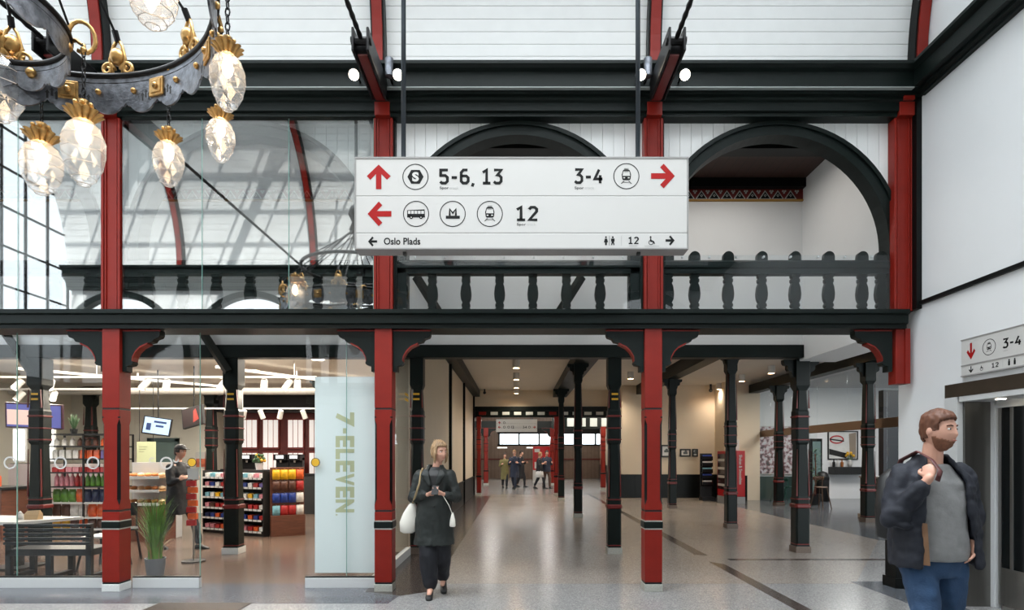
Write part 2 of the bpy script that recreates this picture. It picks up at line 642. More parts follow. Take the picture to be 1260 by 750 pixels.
mb = MB()
for side in (0, 1):
    a = -1.0
    while a < A1:
        b = a + 2.22
        for (p, q, r) in ((a, b - 0.1, VR), (b - 0.1, b, VR + 0.012)):
            aa, bb = (p, q) if side == 0 else (180 - p, 180 - q)
            y0, z0 = vpt(aa, r)
            y1, z1 = vpt(bb, r)
            y2, z2 = vpt(bb, r + 0.05)
            y3, z3 = vpt(aa, r + 0.05)
            mb.prism([(y0, z0), (y1, z1), (y2, z2), (y3, z3)], lambda u, v, w_: (w_, u, v), HX0, HX1)
        a = b
struct(mb.build('ceiling_vault', WHITE))
RIBX = [-7.72, -4.66, -1.545, 1.535, 4.50]
for n_, x in enumerate(RIBX):
    mb = MB()
    N = 60
    for (xa, xb, r0, r1, mi) in ((x - 0.055, x + 0.055, VR - 0.14, VR + 0.02, 0), (x - 0.075, x - 0.055, VR - 0.12, VR + 0.02, 1), (x + 0.055, x + 0.075, VR - 0.12, VR + 0.02, 1)):
        rings = []
        for k in range(N + 1):
            a = 180 * k / N
            (y0, z0), (y1, z1) = vpt(a, r0), vpt(a, r1)
            rings.append([(xa, y0, z0), (xb, y0, z0), (xb, y1, z1), (xa, y1, z1)])
        mb.loft(rings, mi)
    struct(mb.build('trim_%d' % (30 + n_), [RED, BLACKP]))
# glazing of the crown: bars and panes
mb = MB()
angs = [A1 + (180 - 2 * A1) * k / 6 for k in range(7)]
for a in angs:
    y, z = vpt(a)
    mb.tube([(HX0, y, z), (HX1, y, z)], 0.035, 6)
x = HX0
while x <= HX1:
    mb.tube([(x, *vpt(A1 + (180 - 2 * A1) * k / 18)) for k in range(19)], 0.03, 6)
    x += 0.78
fr = struct(mb.build('window_1', IRON))
mb = MB()
for k in range(6):
    (y0, z0), (y1, z1) = vpt(angs[k], VR + 0.01), vpt(angs[k + 1], VR + 0.01)
    mb.prism([(y0, z0), (y1, z1), (y1, z1 + 0.008), (y0, z0 + 0.008)], lambda u, v, w_: (w_, u, v), HX0, HX1)
o = mb.build('window_pane', GLASS_ROOF)
o.parent = fr
# gable ends
gab = [(VCY + (VR + 0.03) * cos(pi * k / 40), VH + (VR + 0.03) * sin(pi * k / 40)) for k in range(41)]
struct(MB().prism(gab, lambda u, v, w_: (w_, u, v), 4.57, 4.67).build('wall_gable', WALLW))
# left end: glazed wall with bars
mb = MB()
for k in range(0, 13):
    y = -0.2 + 6.9 * k / 12
    top = VH + sqrt(max(0, VR ** 2 - (y - VCY) ** 2))
    mb.box(HX0 - 0.03, y - 0.016, 3.2, HX0 + 0.02, y + 0.016, top)
for z in (3.22, 4.2, 5.0, 5.8, 6.6, 7.4, 8.2):
    half = 3.4 if z < VH else sqrt(max(0, VR ** 2 - (z - VH) ** 2))
    mb.box(HX0 - 0.03, VCY - half, z - 0.016, HX0 + 0.02, VCY + half, z + 0.016)
fr = struct(mb.build('window_2', IRON))
o = MB().box(HX0 - 0.02, -0.2, 3.2, HX0 - 0.012, 6.6, 9.2).build('window_pane', GLASS_ROOF)
o.parent = fr

struct(MB().box(HX0 - 0.2, -5.2, 0, HX0 - 0.02, 6.6, 3.2).build('wall_hall_end', mat('hall_end_plaster', (150, 146, 140), 0.6)))
struct(MB().box(HX0 - 0.2, -5.4, 0, 4.75, -5.2, 3.4).build('wall_behind', mat('behind_plaster', (128, 122, 116), 0.6, vary=0.05, scale=1)))
struct(MB().box(HX0 - 0.2, -5.4, 3.2, 4.75, -0.36, 3.3).build('ceiling_behind', CEILW))

# --- right wall with the lift recess
struct(MB().box(4.55, 6.14, 0, 4.75, 6.9, 5.9).box(4.55, -6, 2.29, 4.75, 6.14, 5.9).box(4.55, -6, 0, 4.75, 3.2, 2.29)
       .build('wall_right', WALLW))
struct(MB().box(4.52, 3.0, 3.24, 4.56, 6.62, 3.285).build('trim_7', BLACKP))
struct(MB().box(4.49, 6.50, 3.2, 4.58, 6.62, 5.56).build('trim_8', BLACKP))
struct(MB().box(4.42, 6.74, 0, 4.62, 6.95, 0.66).box(4.40, 6.72, 0.60, 4.64, 6.97, 0.66).box(4.40, 6.72, 0, 4.64, 6.97, 0.12).build('trim_9', BLACKP, bevel=0.006))

# --- back wall of the double-height bay, its frieze and timber ceiling
struct(MB().box(HX0, 9.12, 3.285, 4.5, 9.3, 5.9).build('wall_back', WALLW))
struct(MB().box(4.5, 6.88, 3.05, 5.12, 9.3, 5.9).build('wall_side', WALLW))
# frieze: timber strip with triangles and ring dots
mb = MB()
FZ0, FZ1 = 5.56, 5.735
mb.box(HX0, 9.10, FZ0, 4.5, 9.12, FZ1, 0)
mb.box(HX0, 9.085, FZ0 - 0.012, 4.5, 9.12, FZ0 + 0.012, 2)
x = HX0
while x < 4.3:
    fz = lambda u, v, w_: (u, w_, v)
    mb.prism([(x, FZ0 + .012), (x + .2, FZ0 + .012), (x + .1, FZ0 + .155)], fz, 9.092, 9.101, 1)
    mb.prism([(x + .028, FZ0 + .024), (x + .172, FZ0 + .024), (x + .1, FZ0 + .128)], fz, 9.088, 9.093, 3)
    mb.prism([(x + .1, FZ0 + .045), (x + .122, FZ0 + .07), (x + .1, FZ0 + .095), (x + .078, FZ0 + .07)], fz, 9.084, 9.089, 1)
    mb.prism([(x + .1, FZ0 + .057), (x + .111, FZ0 + .07), (x + .1, FZ0 + .083), (x + .089, FZ0 + .07)], fz, 9.081, 9.085, 3)
    for u, v in ((.2, .115), (.182, .142), (.218, .142)):
        mb.prism([(x + u + .015 * cos(t * pi / 4), FZ0 + v + .015 * sin(t * pi / 4)) for t in range(8)], fz, 9.092, 9.101, 1)
    x += .2
struct(mb.build('trim_40', [DRED, mat('frieze_grey', (176, 180, 176), 0.6), mat('frieze_ochre', (160, 120, 50), 0.5), BLACKP]))
struct(MB().box(HX0, 6.88, 5.87, 4.5, 9.3, 5.93).build('ceiling_timber', planks('timber_boards', (58, 34, 26), (20, 12, 10), 0, 0.14, 0.55)))
mb = MB().box(HX0, 9.0, 5.735, 4.5, 9.12, 5.87).box(HX0, 7.9, 5.74, 4.45, 8.12, 5.87).tube([(4.40, 8.01, 5.78), (4.55, 8.01, 5.78)], 0.085, 12)
struct(mb.build('trim_41', BLACKP))
# diagonal stays behind the balustrade
for k, x in enumerate((-1.55, 1.0)):
    s = 1 if k == 0 else -1
    struct(MB().tube([(x, 8.9, 4.3), (x + s * 0.49, 8.9, 3.52)], 0.07, 4).build('trim_%d' % (42 + k), DARK))

# dark transverse beam on the inner columns
struct(MB().box(HX0, 9.06, 3.085, 4.5, 9.26, 3.285).build('trim_44', DARK, bevel=0.01))
for k, x in enumerate((-4.5, -7.58)):
    struct(MB().tube([(x - 0.42, 9.02, 3.5), (x, 9.02, 2.85)], 0.07, 4).build('trim_%d' % (45 + k), DARK))

# --- corridor
CZ = 4.12
struct(MB().box(-1.75, 9.3, CZ, 8.6, 23, CZ + 0.1).build('ceiling', CEILW))
struct(MB().box(-1.95, 9.3, 0, -1.72, 22.8, CZ).build('wall_left', CREAM))
struct(MB().box(-1.72, 9.35, 0.0, -1.695, 22.8, 0.72).box(-1.72, 9.35, 0.70, -1.68, 22.8, 0.74).build('baseboard_left', WAINS))
mb = MB()
for y in (14.7, 18.5, 22.7):
    mb.box(-1.74, y - 0.06, 0, -1.65, y + 0.06, 3.9)
struct(mb.build('trim_47', DRED if False else BLACKP))
struct(MB().box(-1.74, 9.3, 3.86, -1.46, 22.9, CZ).build('trim_48', DARK))
struct(MB().box(1.42, 9.3, 3.84, 1.95, 22.9, CZ).build('trim_49', DARK))
struct(MB().box(4.38, 9.3, 3.78, 4.72, 21.2, CZ).build('trim_50', DARK))
struct(MB().box(8.02, 6.9, 3.70, 8.33, 21.2, 3.98).build('trim_51', DARK))
struct(MB().box(5.12, 6.9, 3.98, 8.6, 9.3, CZ + 0.1).build('ceiling_side', CEILW))
# bulkhead and beam over the far opening
struct(MB().box(-1.95, 22.8, 3.47, 3.75, 23.0, 4.3).build('wall_far', CREAM))
struct(MB().box(-1.8, 22.7, 3.3, 3.75, 22.95, 3.47).build('trim_52', DARK))
mb = MB()
mb.box(-1.8, 22.72, 3.05, 3.75, 22.9, 3.12, 0)
x = -1.35
k = 0
while x < 3.7:
    mb.box(x - 0.14, 22.68, 3.14, x + 0.14, 22.74, 3.26, 2 if k % 6 in (0,) else 1)
    x += 0.46
    k += 1
mb.box(-1.8, 22.75, 3.1, 3.75, 22.9, 3.3, 0)
struct(mb.build('trim_53', [DARK, mat('frieze_pale', (196, 204, 200), 0.5), RED]))
# right part: cream wall with black wainscot, pier and dark door
struct(MB().box(4.3, 21.2, 0, 8.6, 21.4, CZ).box(3.85, 21.2, 0, 4.3, 24.5, CZ).build('wall_cream', CREAM))
struct(MB().box(4.28, 21.15, 0, 7.6, 21.2, 0.86).box(3.80, 21.13, 0, 4.32, 24.5, 0.86).build('baseboard_right', WAINS, bevel=0.01))
struct(MB().box(7.25, 20.2, 0, 7.45, 21.3, CZ).box(7.45, 20.0, 0, 8.4, 20.2, CZ).build('wall_corner', CREAM))
struct(MB().box(7.22, 20.0, 0, 7.26, 21.2, 0.86).box(7.45, 19.96, 0, 7.95, 20.0, 0.86).build('baseboard_corner', WAINS))

# --- far hall
mb = MB()
mb.box(-9, 39.0, 0, 9, 39.2, 2.25).box(-9, 39.0, 3.05, 9, 39.2, 5.2)
mb.box(-9, 39.0, 2.25, -1.25, 39.2, 3.05).box(8, 39.0, 2.25, 9, 39.2, 3.05)
struct(mb.build('wall_end', planks('end_boards', (128, 108, 94), (60, 48, 40), 0, 0.25, 0.4)))
mb = MB()
for x in (-1.2, 0.15, 1.5, 2.7, 4.0, 5.3, 6.6, 7.95):
    mb.box(x - 0.05, 38.95, 2.2, x + 0.05, 39.1, 3.1)
mb.box(-1.3, 38.95, 2.2, 8, 39.1, 2.3).box(-1.3, 38.95, 3.0, 8, 39.1, 3.55)
fr = struct(mb.build('window_3', BLACKP))
o = MB().box(-1.25, 39.05, 2.25, 8, 39.06, 3.05).build('window_pane', GLASS_ROOF)
o.parent = fr
mb = MB().box(-9, 22.95, 4.3, 9, 39.2, 4.4)
struct(mb.build('ceiling_far', CEILW))
struct(MB().box(-3.3, 30.6, 0, -2.9, 39, 4.3).box(-9, 22.95, 0, -8.8, 39, 4.3).build('wall_far_left', CREAM))
struct(MB().box(5.6, 26.0, 0, 5.8, 39, 4.3).box(3.85, 24.5, 0, 8.6, 24.7, CZ).build('wall_far_right', CREAM))
struct(MB().box(5.55, 26.0, 0, 5.6, 39, 0.95).build('baseboard_far', WAINS))
# second frame of the far hall: posts, beam with brackets
mb = MB().box(-4, 30.3, 3.0, 5.5, 30.55, 3.35)
struct(mb.build('trim_54', DARK))
mb = MB()
for k in range(12):
    mb.box(2.05 + k * 0.55 - 0.17, 27.9, 2.95, 2.05 + k * 0.55 + 0.17, 27.98, 3.35)
struct(mb.build('trim_55', mat('frieze_pale', (196, 204, 200))))
struct(MB().box(1.7, 27.98, 2.85, 8.5, 28.1, 3.8).build('trim_56', DARK))

# --- shop shell left
SHOPW = mat('shop_plaster', (214, 212, 200), 0.6, vary=0.02)
struct(MB().box(-12, 9.3, 3.25, -1.95, 16.7, 3.35).build('ceiling_shop', mat('shop_ceiling', (206, 200, 190), 0.7)))
struct(MB().box(-12, 15.6, 0, -8.3, 15.8, 3.3).box(-8.5, 15.8, 0, -8.3, 16.7, 3.3).box(-8.3, 16.5, 0, -1.95, 16.7, 2.75).build('wall_shop', SHOPW))
struct(MB().box(-12.2, 6.9, 0, -12, 15.8, 4.2).build('wall_shop_left', SHOPW))
struct(MB().box(-8.3, 15.9, 2.75, -1.95, 16.7, 3.25).build('ceiling_bulkhead', BLACK))

# --- shop shell right (behind the glass)
struct(MB().box(8.4, 6.9, 3.98, 16, 22, 4.1).build('ceiling_cafe', mat('cafe_ceiling', (196, 198, 200), 0.7)))
struct(MB().box(8.4, 20.8, 0, 16, 21.0, 4.0).box(15.8, 6.9, 0, 16, 21, 4.0).build('wall_cafe', WALLW))
struct(MB().box(9.25, 14.6, 0, 11.5, 14.8, 3.2).build('wall_dark', mat('navy_panel', (26, 30, 38), 0.5)))
struct(MB().box(8.25, 20.6, 0, 8.45, 20.85, 3.98).build('trim_57', mat('cream_post', (226, 220, 208), 0.5)))

# unseen warm fill lights added to brighten the double-height bay
for x in (-6.0, -3.0, 0.2, 3.0):
    area('bay_fill_light', (x, 8.0, 5.70), (1.6, .8), 15 if x > -1 else 5, (1, .93, .85))

# ================================================================== COLUMNS
BRK = [(0, 0), (.428, 0), (.428, -.055), (.415, -.08), (.362, -.10), (.34, -.133), (.284, -.145), (.262, -.155), (.20, -.185), (.15, -.235), (.115, -.30), (.107, -.345), (.12, -.375), (.10, -.40), (.05, -.41), (.05, -.475), (0, -.475)]


def bracket(parent, x, s, y0, y1, top, sc=1.0):
    mb = MB().prism([(x + s * u * sc, top + v * sc) for u, v in BRK], lambda u, v, w_: (u, w_, v), y0, y1)
    b = mb.build('bracket', DARK, parent, bevel=0.004)
    e = MB()
    arc = [BRK[i] for i in (6, 7, 8, 9, 10, 11)]
    off = [(u - .012, v - .012) for u, v in arc]
    e.prism([(x + s * u * sc, top + v * sc) for u, v in arc + [(u + .004, v - .014) for u, v in reversed(arc)]], lambda u, v, w_: (u, w_, v), y0 - 0.004, y1 + 0.004)
    e.box(x + s * 0.01, y0 - .01, top - .014, x + s * .44 * sc, y0 + .0, top)
    e.build('red_edge', RED, b)
    return b


def front_column(x, label, foot=0.0, sides=(-1, 1), group='red arcade columns'):
    y = YF + 0.10
    t = thing('red_column', label, 'column', (x, y, foot if foot else 0), group)
    if not foot:
        MB().box(x - .103, y - .103, 0, x + .103, y + .103, .086).build('plinth', GRAN if x > -4 else mat('granite_pale', (214, 216, 214), 0.5, vary=0.08, scale=60), t, bevel=.004)
        secs = [(.086, .093, .003), (.11, .093, .003), (.11, .099, .003), (.715, .099, .004), (.72, .095, .004), (.80, .095, .004), (.805, .099, .004), (.905, .099, .004),
                (.908, .094, .003), (.93, .094, .003), (.933, .099, .004), (.99, .099, .004), (1.05, .099, .026), (1.90, .099, .026), (1.96, .099, .004), (2.07, .099, .004), (2.073, .093, .003), (2.09, .093, .003), (2.094, .099, .004), (2.995, .099, .004)]
        MB().oct(x, y, secs, 0, 1).build('shaft', [RED, BLACKP], t)
        MB().oct(x, y, [(.722, .103, .004), (.732, .107, .008), (.788, .107, .008), (.798, .103, .004)]).build('dark_band', DARK, t)
        MB().box(x - .1015, y - .1015, .708, x + .1015, y + .1015, .722).box(x - .1015, y - .1015, .798, x + .1015, y + .1015, .810).build('pale_line', GRAN, t)
        for z in (.096, .919, 2.081):
            MB().box(x - .0955, y - .0955, z - .01, x + .0955, y + .0955, z + .01).build('groove', BLACK, t)
        for s in (-1, 1):
            MB().ball((x + s * .088, y - .088, 1.985), .016, 8).build('notch', DARK, t, smooth=True)
    else:
        MB().oct(x, y, [(foot, .07, .004), (2.995, .07, .004)]).box(x + .03, y - .085, foot, x + .085, y + .08, 2.995).build('shaft', RED, t)
    for s in sides:
        bracket(t, x + s * .099, s, y - .05, y + .05, 2.985)
    # upper pilaster with raised fillets
    mb = MB().box(x - .108, y - .085, 3.195, x + .108, y + .015, 5.385).box(x - .06, y - .085, 5.385, x + .06, y - .07, 5.62)
    for u in (-.062, .062):
        mb.box(x + u - .008, y - .10, 3.195, x + u + .008, y - .08, 5.385)
    mb.box(x - .108, y - .105, 3.195, x - .08, y - .08, 5.385).box(x + .08, y - .105, 3.195, x + .108, y - .08, 5.385)
    mb.box(x - .085, y - .16, 5.385, x + .085, y - .085, 5.56).box(x - .06, y - .20, 5.54, x + .06, y - .085, 5.62)
    mb.build('upper_shaft', RED, t, bevel=.003)
    MB().box(x + .108, y - .06, 3.195, x + .13, y + .015, 5.385).build('shade_strip', BLACKP, t)  # black strip painted as the shaded right side of the pilaster
    return t


front_column(-4.62, 'tall red column behind the chandelier, white granite foot beside the bench window')
front_column(-1.52, 'tall red column between the shop entrance and the passage, near the woman in dark coat')
front_column(1.555, 'tall red column standing under the right end of the white hanging sign')
front_column(4.40, 'short red column stub with bracket ending high on the white right wall', foot=2.37, sides=(-1,))


def inner_column(x, y, label, top, red=False, group='dark inner columns', brk=True, a=.105, foot=None):
    A, B = (RED, DARK) if red else (BLACKP if False else DARK, DRED)
    t = thing('red_post' if red else 'dark_column', label, 'column', (x, y, 0), group)
    k = a / .105
    MB().box(x - .115 * k, y - .115 * k, 0, x + .115 * k, y + .115 * k, .10).build('plinth', foot or GRAN, t, bevel=.004)
    c = .03 * k
    secs = [(.10, a, .004), (.12, a - .008, .004), (.14, a, c * .8), (.70, a, c * .8), (.70, a, c), (.80, a, c), (.86, a, c), (.90, a * .95, c), (1.72, a * .84, c * 1.2), (1.76, a * .98, c),
            (2.25, a * .98, c), (2.28, a * .9, c), (top - .5, a * .78, c), (top - .42, a, .004), (top, a, .004)]
    MB().oct(x, y, secs).build('shaft', A, t)
    for z, r in ((.135, .008), (.745, .035), (.855, .010), (1.80, .011), (1.98, .011), (2.17, .016)):
        g = .006 + r * .25
        aa = a * (.98 if z > 1.7 else 1.0) + g
        MB().oct(x, y, [(z - r, aa - g, c), (z - r * .6, aa, c), (z + r * .6, aa, c), (z + r, aa - g, c)]).build('ring', B if not red else BLACKP, t)
    # painted leaf-shaped chamfer stops
    for s in (-1, 1):
        for tri in ([(x + s * a * .80, 2.30), (x + s * a * .97, 2.30), (x + s * a * .80, top - .5)], [(x + s * a * .80, .90), (x + s * a * .96, .90), (x + s * a * .82, 1.65)]):
            MB().prism(tri, lambda u, v, w_: (u, w_, v), y - a * .96, y - a * .80).build('painted_stop', DRED if not red else BLACKP, t)
    if brk:
        for s in (-1, 1):
            pts = [(0, 0), (.17, 0), (.17, -.05), (.15, -.08), (.11, -.09), (.11, -.14), (.09, -.17), (.05, -.19), (.03, -.26), (0, -.28)]
            MB().prism([(x + s * (a - .005 + u * k), top + v * k) for u, v in pts], lambda u, v, w_: (u, w_, v), y - .05, y + .05).build('capital', A, t, bevel=.004)
    return t


inner_column(1.54, 9.2, 'dark green column straddling the passage floor just left of the red column', 3.085, brk=False)
inner_column(1.535, 14.55, 'second dark green column down the right side of the passage', 3.84)
inner_column(1.53, 19.98, 'third and farthest dark green column down the right side of the passage', 3.84)
inner_column(4.56, 9.32, 'stout dark green column at the right end of the black cross beam', 3.085, foot=BROWNGR, a=.11)
inner_column(4.58, 12.4, 'dark green column in front of the red drinks machine', 3.78, foot=BROWNGR, a=.11)
inner_column(4.56, 17.0, 'far dark green column before the cream wall with small framed pictures', 3.78, foot=BROWNGR, a=.11)
inner_column(8.19, 13.5, 'dark green column in the glazed cafe front beside the dark counter', 3.70, foot=BROWNGR, a=.12)
inner_column(8.1, 17.9, 'dark green column in the glazed cafe front near the green chairs', 3.70, foot=BROWNGR, a=.12)
inner_column(-1.58, 9.2, 'dark green column at the start of the cream panelled wall behind the woman', 3.085, brk=False, foot=BROWNGR)
inner_column(-4.5, 9.2, 'dark green column with white foot just inside the shop entrance', 3.085, brk=False, a=.12, foot=mat('granite_pale', (214, 216, 214)))
inner_column(-7.58, 9.2, 'dark green column inside the shop behind the small white table', 3.085, brk=False, a=.12)
inner_column(-7.6, 14.4, 'dark green column deep in the shop beside the sweets rack', 3.25, a=.12)
inner_column(-10.6, 14.4, 'dark green column deep in the shop behind the pot plant shelf', 3.25, a=.12)
inner_column(-4.3, 12.9, 'dark green column in the shop beside the snack bag display', 3.25, a=.12)
inner_column(-1.47, 22.45, 'red post on the left of the passage end opening', 3.05, True, 'red posts of the far opening', False, a=.085)
inner_column(1.53, 22.45, 'red post on the right of the passage end opening behind dark columns', 3.05, True, 'red posts of the far opening', False, a=.085)
for x, lb in ((-1.62, 'red post further back in the far hall, left of the walking group'), (1.86, 'red post further back in the far hall, right of the red kiosk')):
    t = inner_column(x, 30.4, lb, 3.0, True, 'red posts of the far hall', False, a=.12)
    for s in (-1, 1):
        bracket(t, x + s * .12, s, 30.35, 30.45, 2.98)
inner_column(3.9, 26.2, 'red post beside the white far door and hanging screen', 2.85, True, 'red posts of the far hall', False, a=.11)

# ================================================================== BALUSTRADES
BALP = [(-.035, 3.185), (-.05, 3.20), (-.05, 3.25), (-.035, 3.262), (-.05, 3.275), (-.05, 3.30), (-.038, 3.315), (-.058, 3.36), (-.064, 3.42), (-.055, 3.50), (-.038, 3.545), (-.05, 3.56), (-.05, 3.59), (-.036, 3.60), (-.05, 3.615), (-.05, 3.69)]


def balustrade(xa, xb, xs, label, tops):
    t = thing('balcony_railing', label, 'railing', ((xa + xb) / 2, 6.72, 3.19), 'balcony railings above the arcade')
    prof = [(6.66, 3.645), (6.66, 3.70), (6.645, 3.71), (6.645, 3.775), (6.67, 3.80), (6.77, 3.80), (6.79, 3.775), (6.79, 3.71), (6.775, 3.70), (6.775, 3.645)]
    MB().prism(prof, lambda u, v, w_: (w_, u, v), xa, xb).build('handrail', DARK, t)
    MB().box(xa, 6.69, 3.195, xb, 6.75, 3.215).build('bottom_rail', DARK, t)
    for x in xs:
        poly = [(x + u, v) for u, v in BALP] + [(x - u, v) for u, v in reversed(BALP)]
        MB().prism(poly, lambda u, v, w_: (u, w_, v), 6.69, 6.745).build('baluster', DARK, t)
        if tops:
            p2 = [(x - .062, 3.79), (x - .062, 3.85)] + [(x + .062 * cos(pi - pi * k / 10), 3.85 + .062 * sin(pi - pi * k / 10)) for k in range(11)] + [(x + .062, 3.79)]
            MB().prism(p2, lambda u, v, w_: (u, w_, v), 6.69, 6.745).build('finial', DARK, t)
    return t


balustrade(-7.59, -4.735, [-7.31 + .392 * k for k in range(7)], 'dark wooden balcony railing behind glass, left of the red column under the chandelier', False)
balustrade(-4.485, -1.635, [-4.27 + .392 * k for k in range(7)], 'dark wooden balcony railing behind reflecting glass, between the two left red columns', False)
balustrade(-1.385, 1.44, [-1.315, -.98, -.59, -.20, .185, .575, .965, 1.35], 'dark wooden balcony railing directly below the white hanging sign', False)
balustrade(1.69, 4.285, [1.755, 2.06, 2.45, 2.84, 3.225, 3.615, 4.005, 4.22], 'dark wooden balcony railing with round finials in the right arch', True)

def guard(xa, xb, label):
    t = thing('glass_guard', label, 'glass panel', ((xa + xb) / 2, 6.62, 3.195), 'low glass guards of the balcony')
    MB().box(xa, 6.617, 3.20, xb, 6.623, 3.84).build('pane', GLASS_ROOF, t)
    for k in range(8):
        x = xa + .2 + (xb - xa - .4) * k / 7
        MB().box(x - .014, 6.612, 3.195, x + .014, 6.628, 3.225).box(x - .008, 6.622, 3.815, x + .008, 6.665, 3.835).build('clip', STEELW, t)


guard(-1.37, 1.42, 'low clear glass guard along the balcony below the hanging sign')
guard(1.70, 4.27, 'low clear glass guard along the balcony of the right arch')

# ================================================================== GLASS FRONTS
def glass_front(name, label, panes, y, z0, z1, m, group, rail=False, edges=True, clips=False):
    xa, xb = panes[0][0], panes[-1][1]
    t = thing(name, label, 'glass panel', ((xa + xb) / 2, y, z0), group)
    for a, b in panes:
        MB().box(a + .004, y - .006, z0, b - .004, y + .006, z1).build('pane', m, t)
        if edges:
            MB().box(b - .004, y - .007, z0, b + .002, y + .007, z1).build('edge', GEDGE, t)
    if rail:
        MB().box(xa, y - .03, 0, xb, y + .03, .118).build('base_rail', STEELW, t, bevel=.003)
        MB().box(xa, y - .02, .118, xb, y + .02, .135).build('gasket', BLACK, t)
    return t


YG = 6.80


def ring_decal(t, x, z, r, wd=.018, m=None, a0=0, a1=360):
    mb = MB()
    n = 28
    ps = [R(a0 + (a1 - a0) * k / n) for k in range(n + 1)]
    poly = [(x + r * cos(a), z + r * sin(a)) for a in ps] + [(x + (r - wd) * cos(a), z + (r - wd) * sin(a)) for a in reversed(ps)]
    for k in range(n):
        q = [(x + r * cos(ps[k]), z + r * sin(ps[k])), (x + r * cos(ps[k + 1]), z + r * sin(ps[k + 1])), (x + (r - wd) * cos(ps[k + 1]), z + (r - wd) * sin(ps[k + 1])), (x + (r - wd) * cos(ps[k]), z + (r - wd) * sin(ps[k]))]
        mb.prism(q, lambda u, v, w_: (u, w_, v), YG - .008, YG - .0065)
    return mb.build('ring_sticker', m or SIGNW, t)


def dot_decal(t, x, z, r):
    mb = MB().prism([(x + r * cos(2 * pi * k / 20), z + r * sin(2 * pi * k / 20)) for k in range(20)], lambda u, v, w_: (u, w_, v), YG - .011, YG - .0065)
    ring_decal(t, x, z, r * 1.18, r * .16, BLACK)
    return mb.build('round_sticker', YELLOW, t)


g1 = glass_front('glass_partition', 'frameless glass partition in front of the black bench, rings stuck on it', [(-8.6, -5.87), (-5.87, -4.74)], YG, .135, 2.99, GLASS, 'glass shop front panels', True)
for px in (13, 75, 115):
    ring_decal(g1, PX(px, YG), PH(569, YG), .075)
g2 = glass_front('glass_partition', 'clear glass panel between the second red column and shop entrance, plant behind it', [(-4.50, -3.72)], YG, .135, 2.99, GLASS, 'glass shop front panels', True)
ring_decal(g2, PX(205, YG), PH(569.5, YG), .075)
ring_decal(g2, PX(187.5, YG), PH(566, YG), .035, .012, None, 40, 320)
ring_decal(g2, PX(217, YG), PH(565, YG), .035, .012, None, 180, 360)
dot_decal(g2, PX(236.5, YG), PH(568.5, YG), .045)
g3 = glass_front('glass_partition', 'glass panel right of the shop entrance backed by a pale poster with upright lettering', [(-2.48, -2.0), (-2.0, -1.64)], YG, .135, 2.99, GLASS, 'glass shop front panels', True)
dot_decal(g3, PX(388.5, YG), PH(568.5, YG), .045)
MB().box(PX(388, 6.85), 6.835, PH(704, 6.85), -1.66, 6.845, PH(463.5, 6.85)).build('poster', mat('poster_pale', (222, 232, 231), 0.55), g3)
mb = MB()
for ch_, va, vb, ua, ub in (('7', 507, 525, 413, 436), ('-', 526.5, 533, 422, 427), ('E', 536, 550, 413, 436), ('L', 552, 564.5, 413, 436), ('E', 566.5, 580.5, 413, 436), ('V', 582, 597, 413, 436), ('E', 598.5, 612, 413, 436), ('N', 614, 630, 413, 436), ('.', 632, 634, 413, 415.5)):
    put_text(mb, ch_, (ua, va, ub, vb), lambda u, v: (PX(u, 6.835), 6.833, PH(v, 6.835)), 0, .045, rot=True)
mb.build('lettering', mat('poster_olive', (184, 188, 152), 0.55), g3)
glass_front('balcony_glass', 'tall reflecting glass screen over the balcony, left of the red column under the chandelier', [(-7.6, -5.69), (-5.69, -4.735)], 6.605, 3.2, 5.50, GLASS_UP, 'tall glass screens above the arcade')
glass_front('balcony_glass', 'tall reflecting glass screen over the balcony, between the two left red columns', [(-4.505, -3.59), (-3.59, -2.6), (-2.6, -1.635)], 6.605, 3.2, 5.50, GLASS_UP, 'tall glass screens above the arcade')
# shop side glass behind the second column
t = thing('glass_partition', 'narrow glass side wall of the shop behind the red column, yellow bars on it', 'glass panel', (-1.68, 8.0, 0), 'glass shop front panels')
MB().box(-1.70, 6.9, .12, -1.688, 9.05, 3.05).build('pane', GLASS, t)
MB().box(-1.73, 6.9, 0, -1.66, 9.05, .12).build('base_rail', STEELW, t)
MB().box(-1.686, 8.72, 2.46, -1.684, 8.98, 2.50).box(-1.686, 8.72, 2.38, -1.684, 8.98, 2.42).build('yellow_bars', YELLOW, t)
for k, (x, lb) in enumerate(((-1.58, 'pair of short yellow bars stuck on the dark column behind the woman'), (1.54, 'pair of short yellow bars stuck on the nearest dark passage column'), (-4.5, 'pair of short yellow bars on the dark column inside the shop entrance'), (-7.58, 'pair of short yellow bars on the dark column behind the small white table'))):
    o = MB().box(x - .05, 9.095 - .01, 2.50, x + .05, 9.095, 2.53).box(x - .05, 9.085, 2.42, x + .05, 9.095, 2.45).build('yellow_marker', YELLOW, loc=(x, 9.09, 2.42))
    tag(o, lb, 'marker', 'yellow markers on columns')

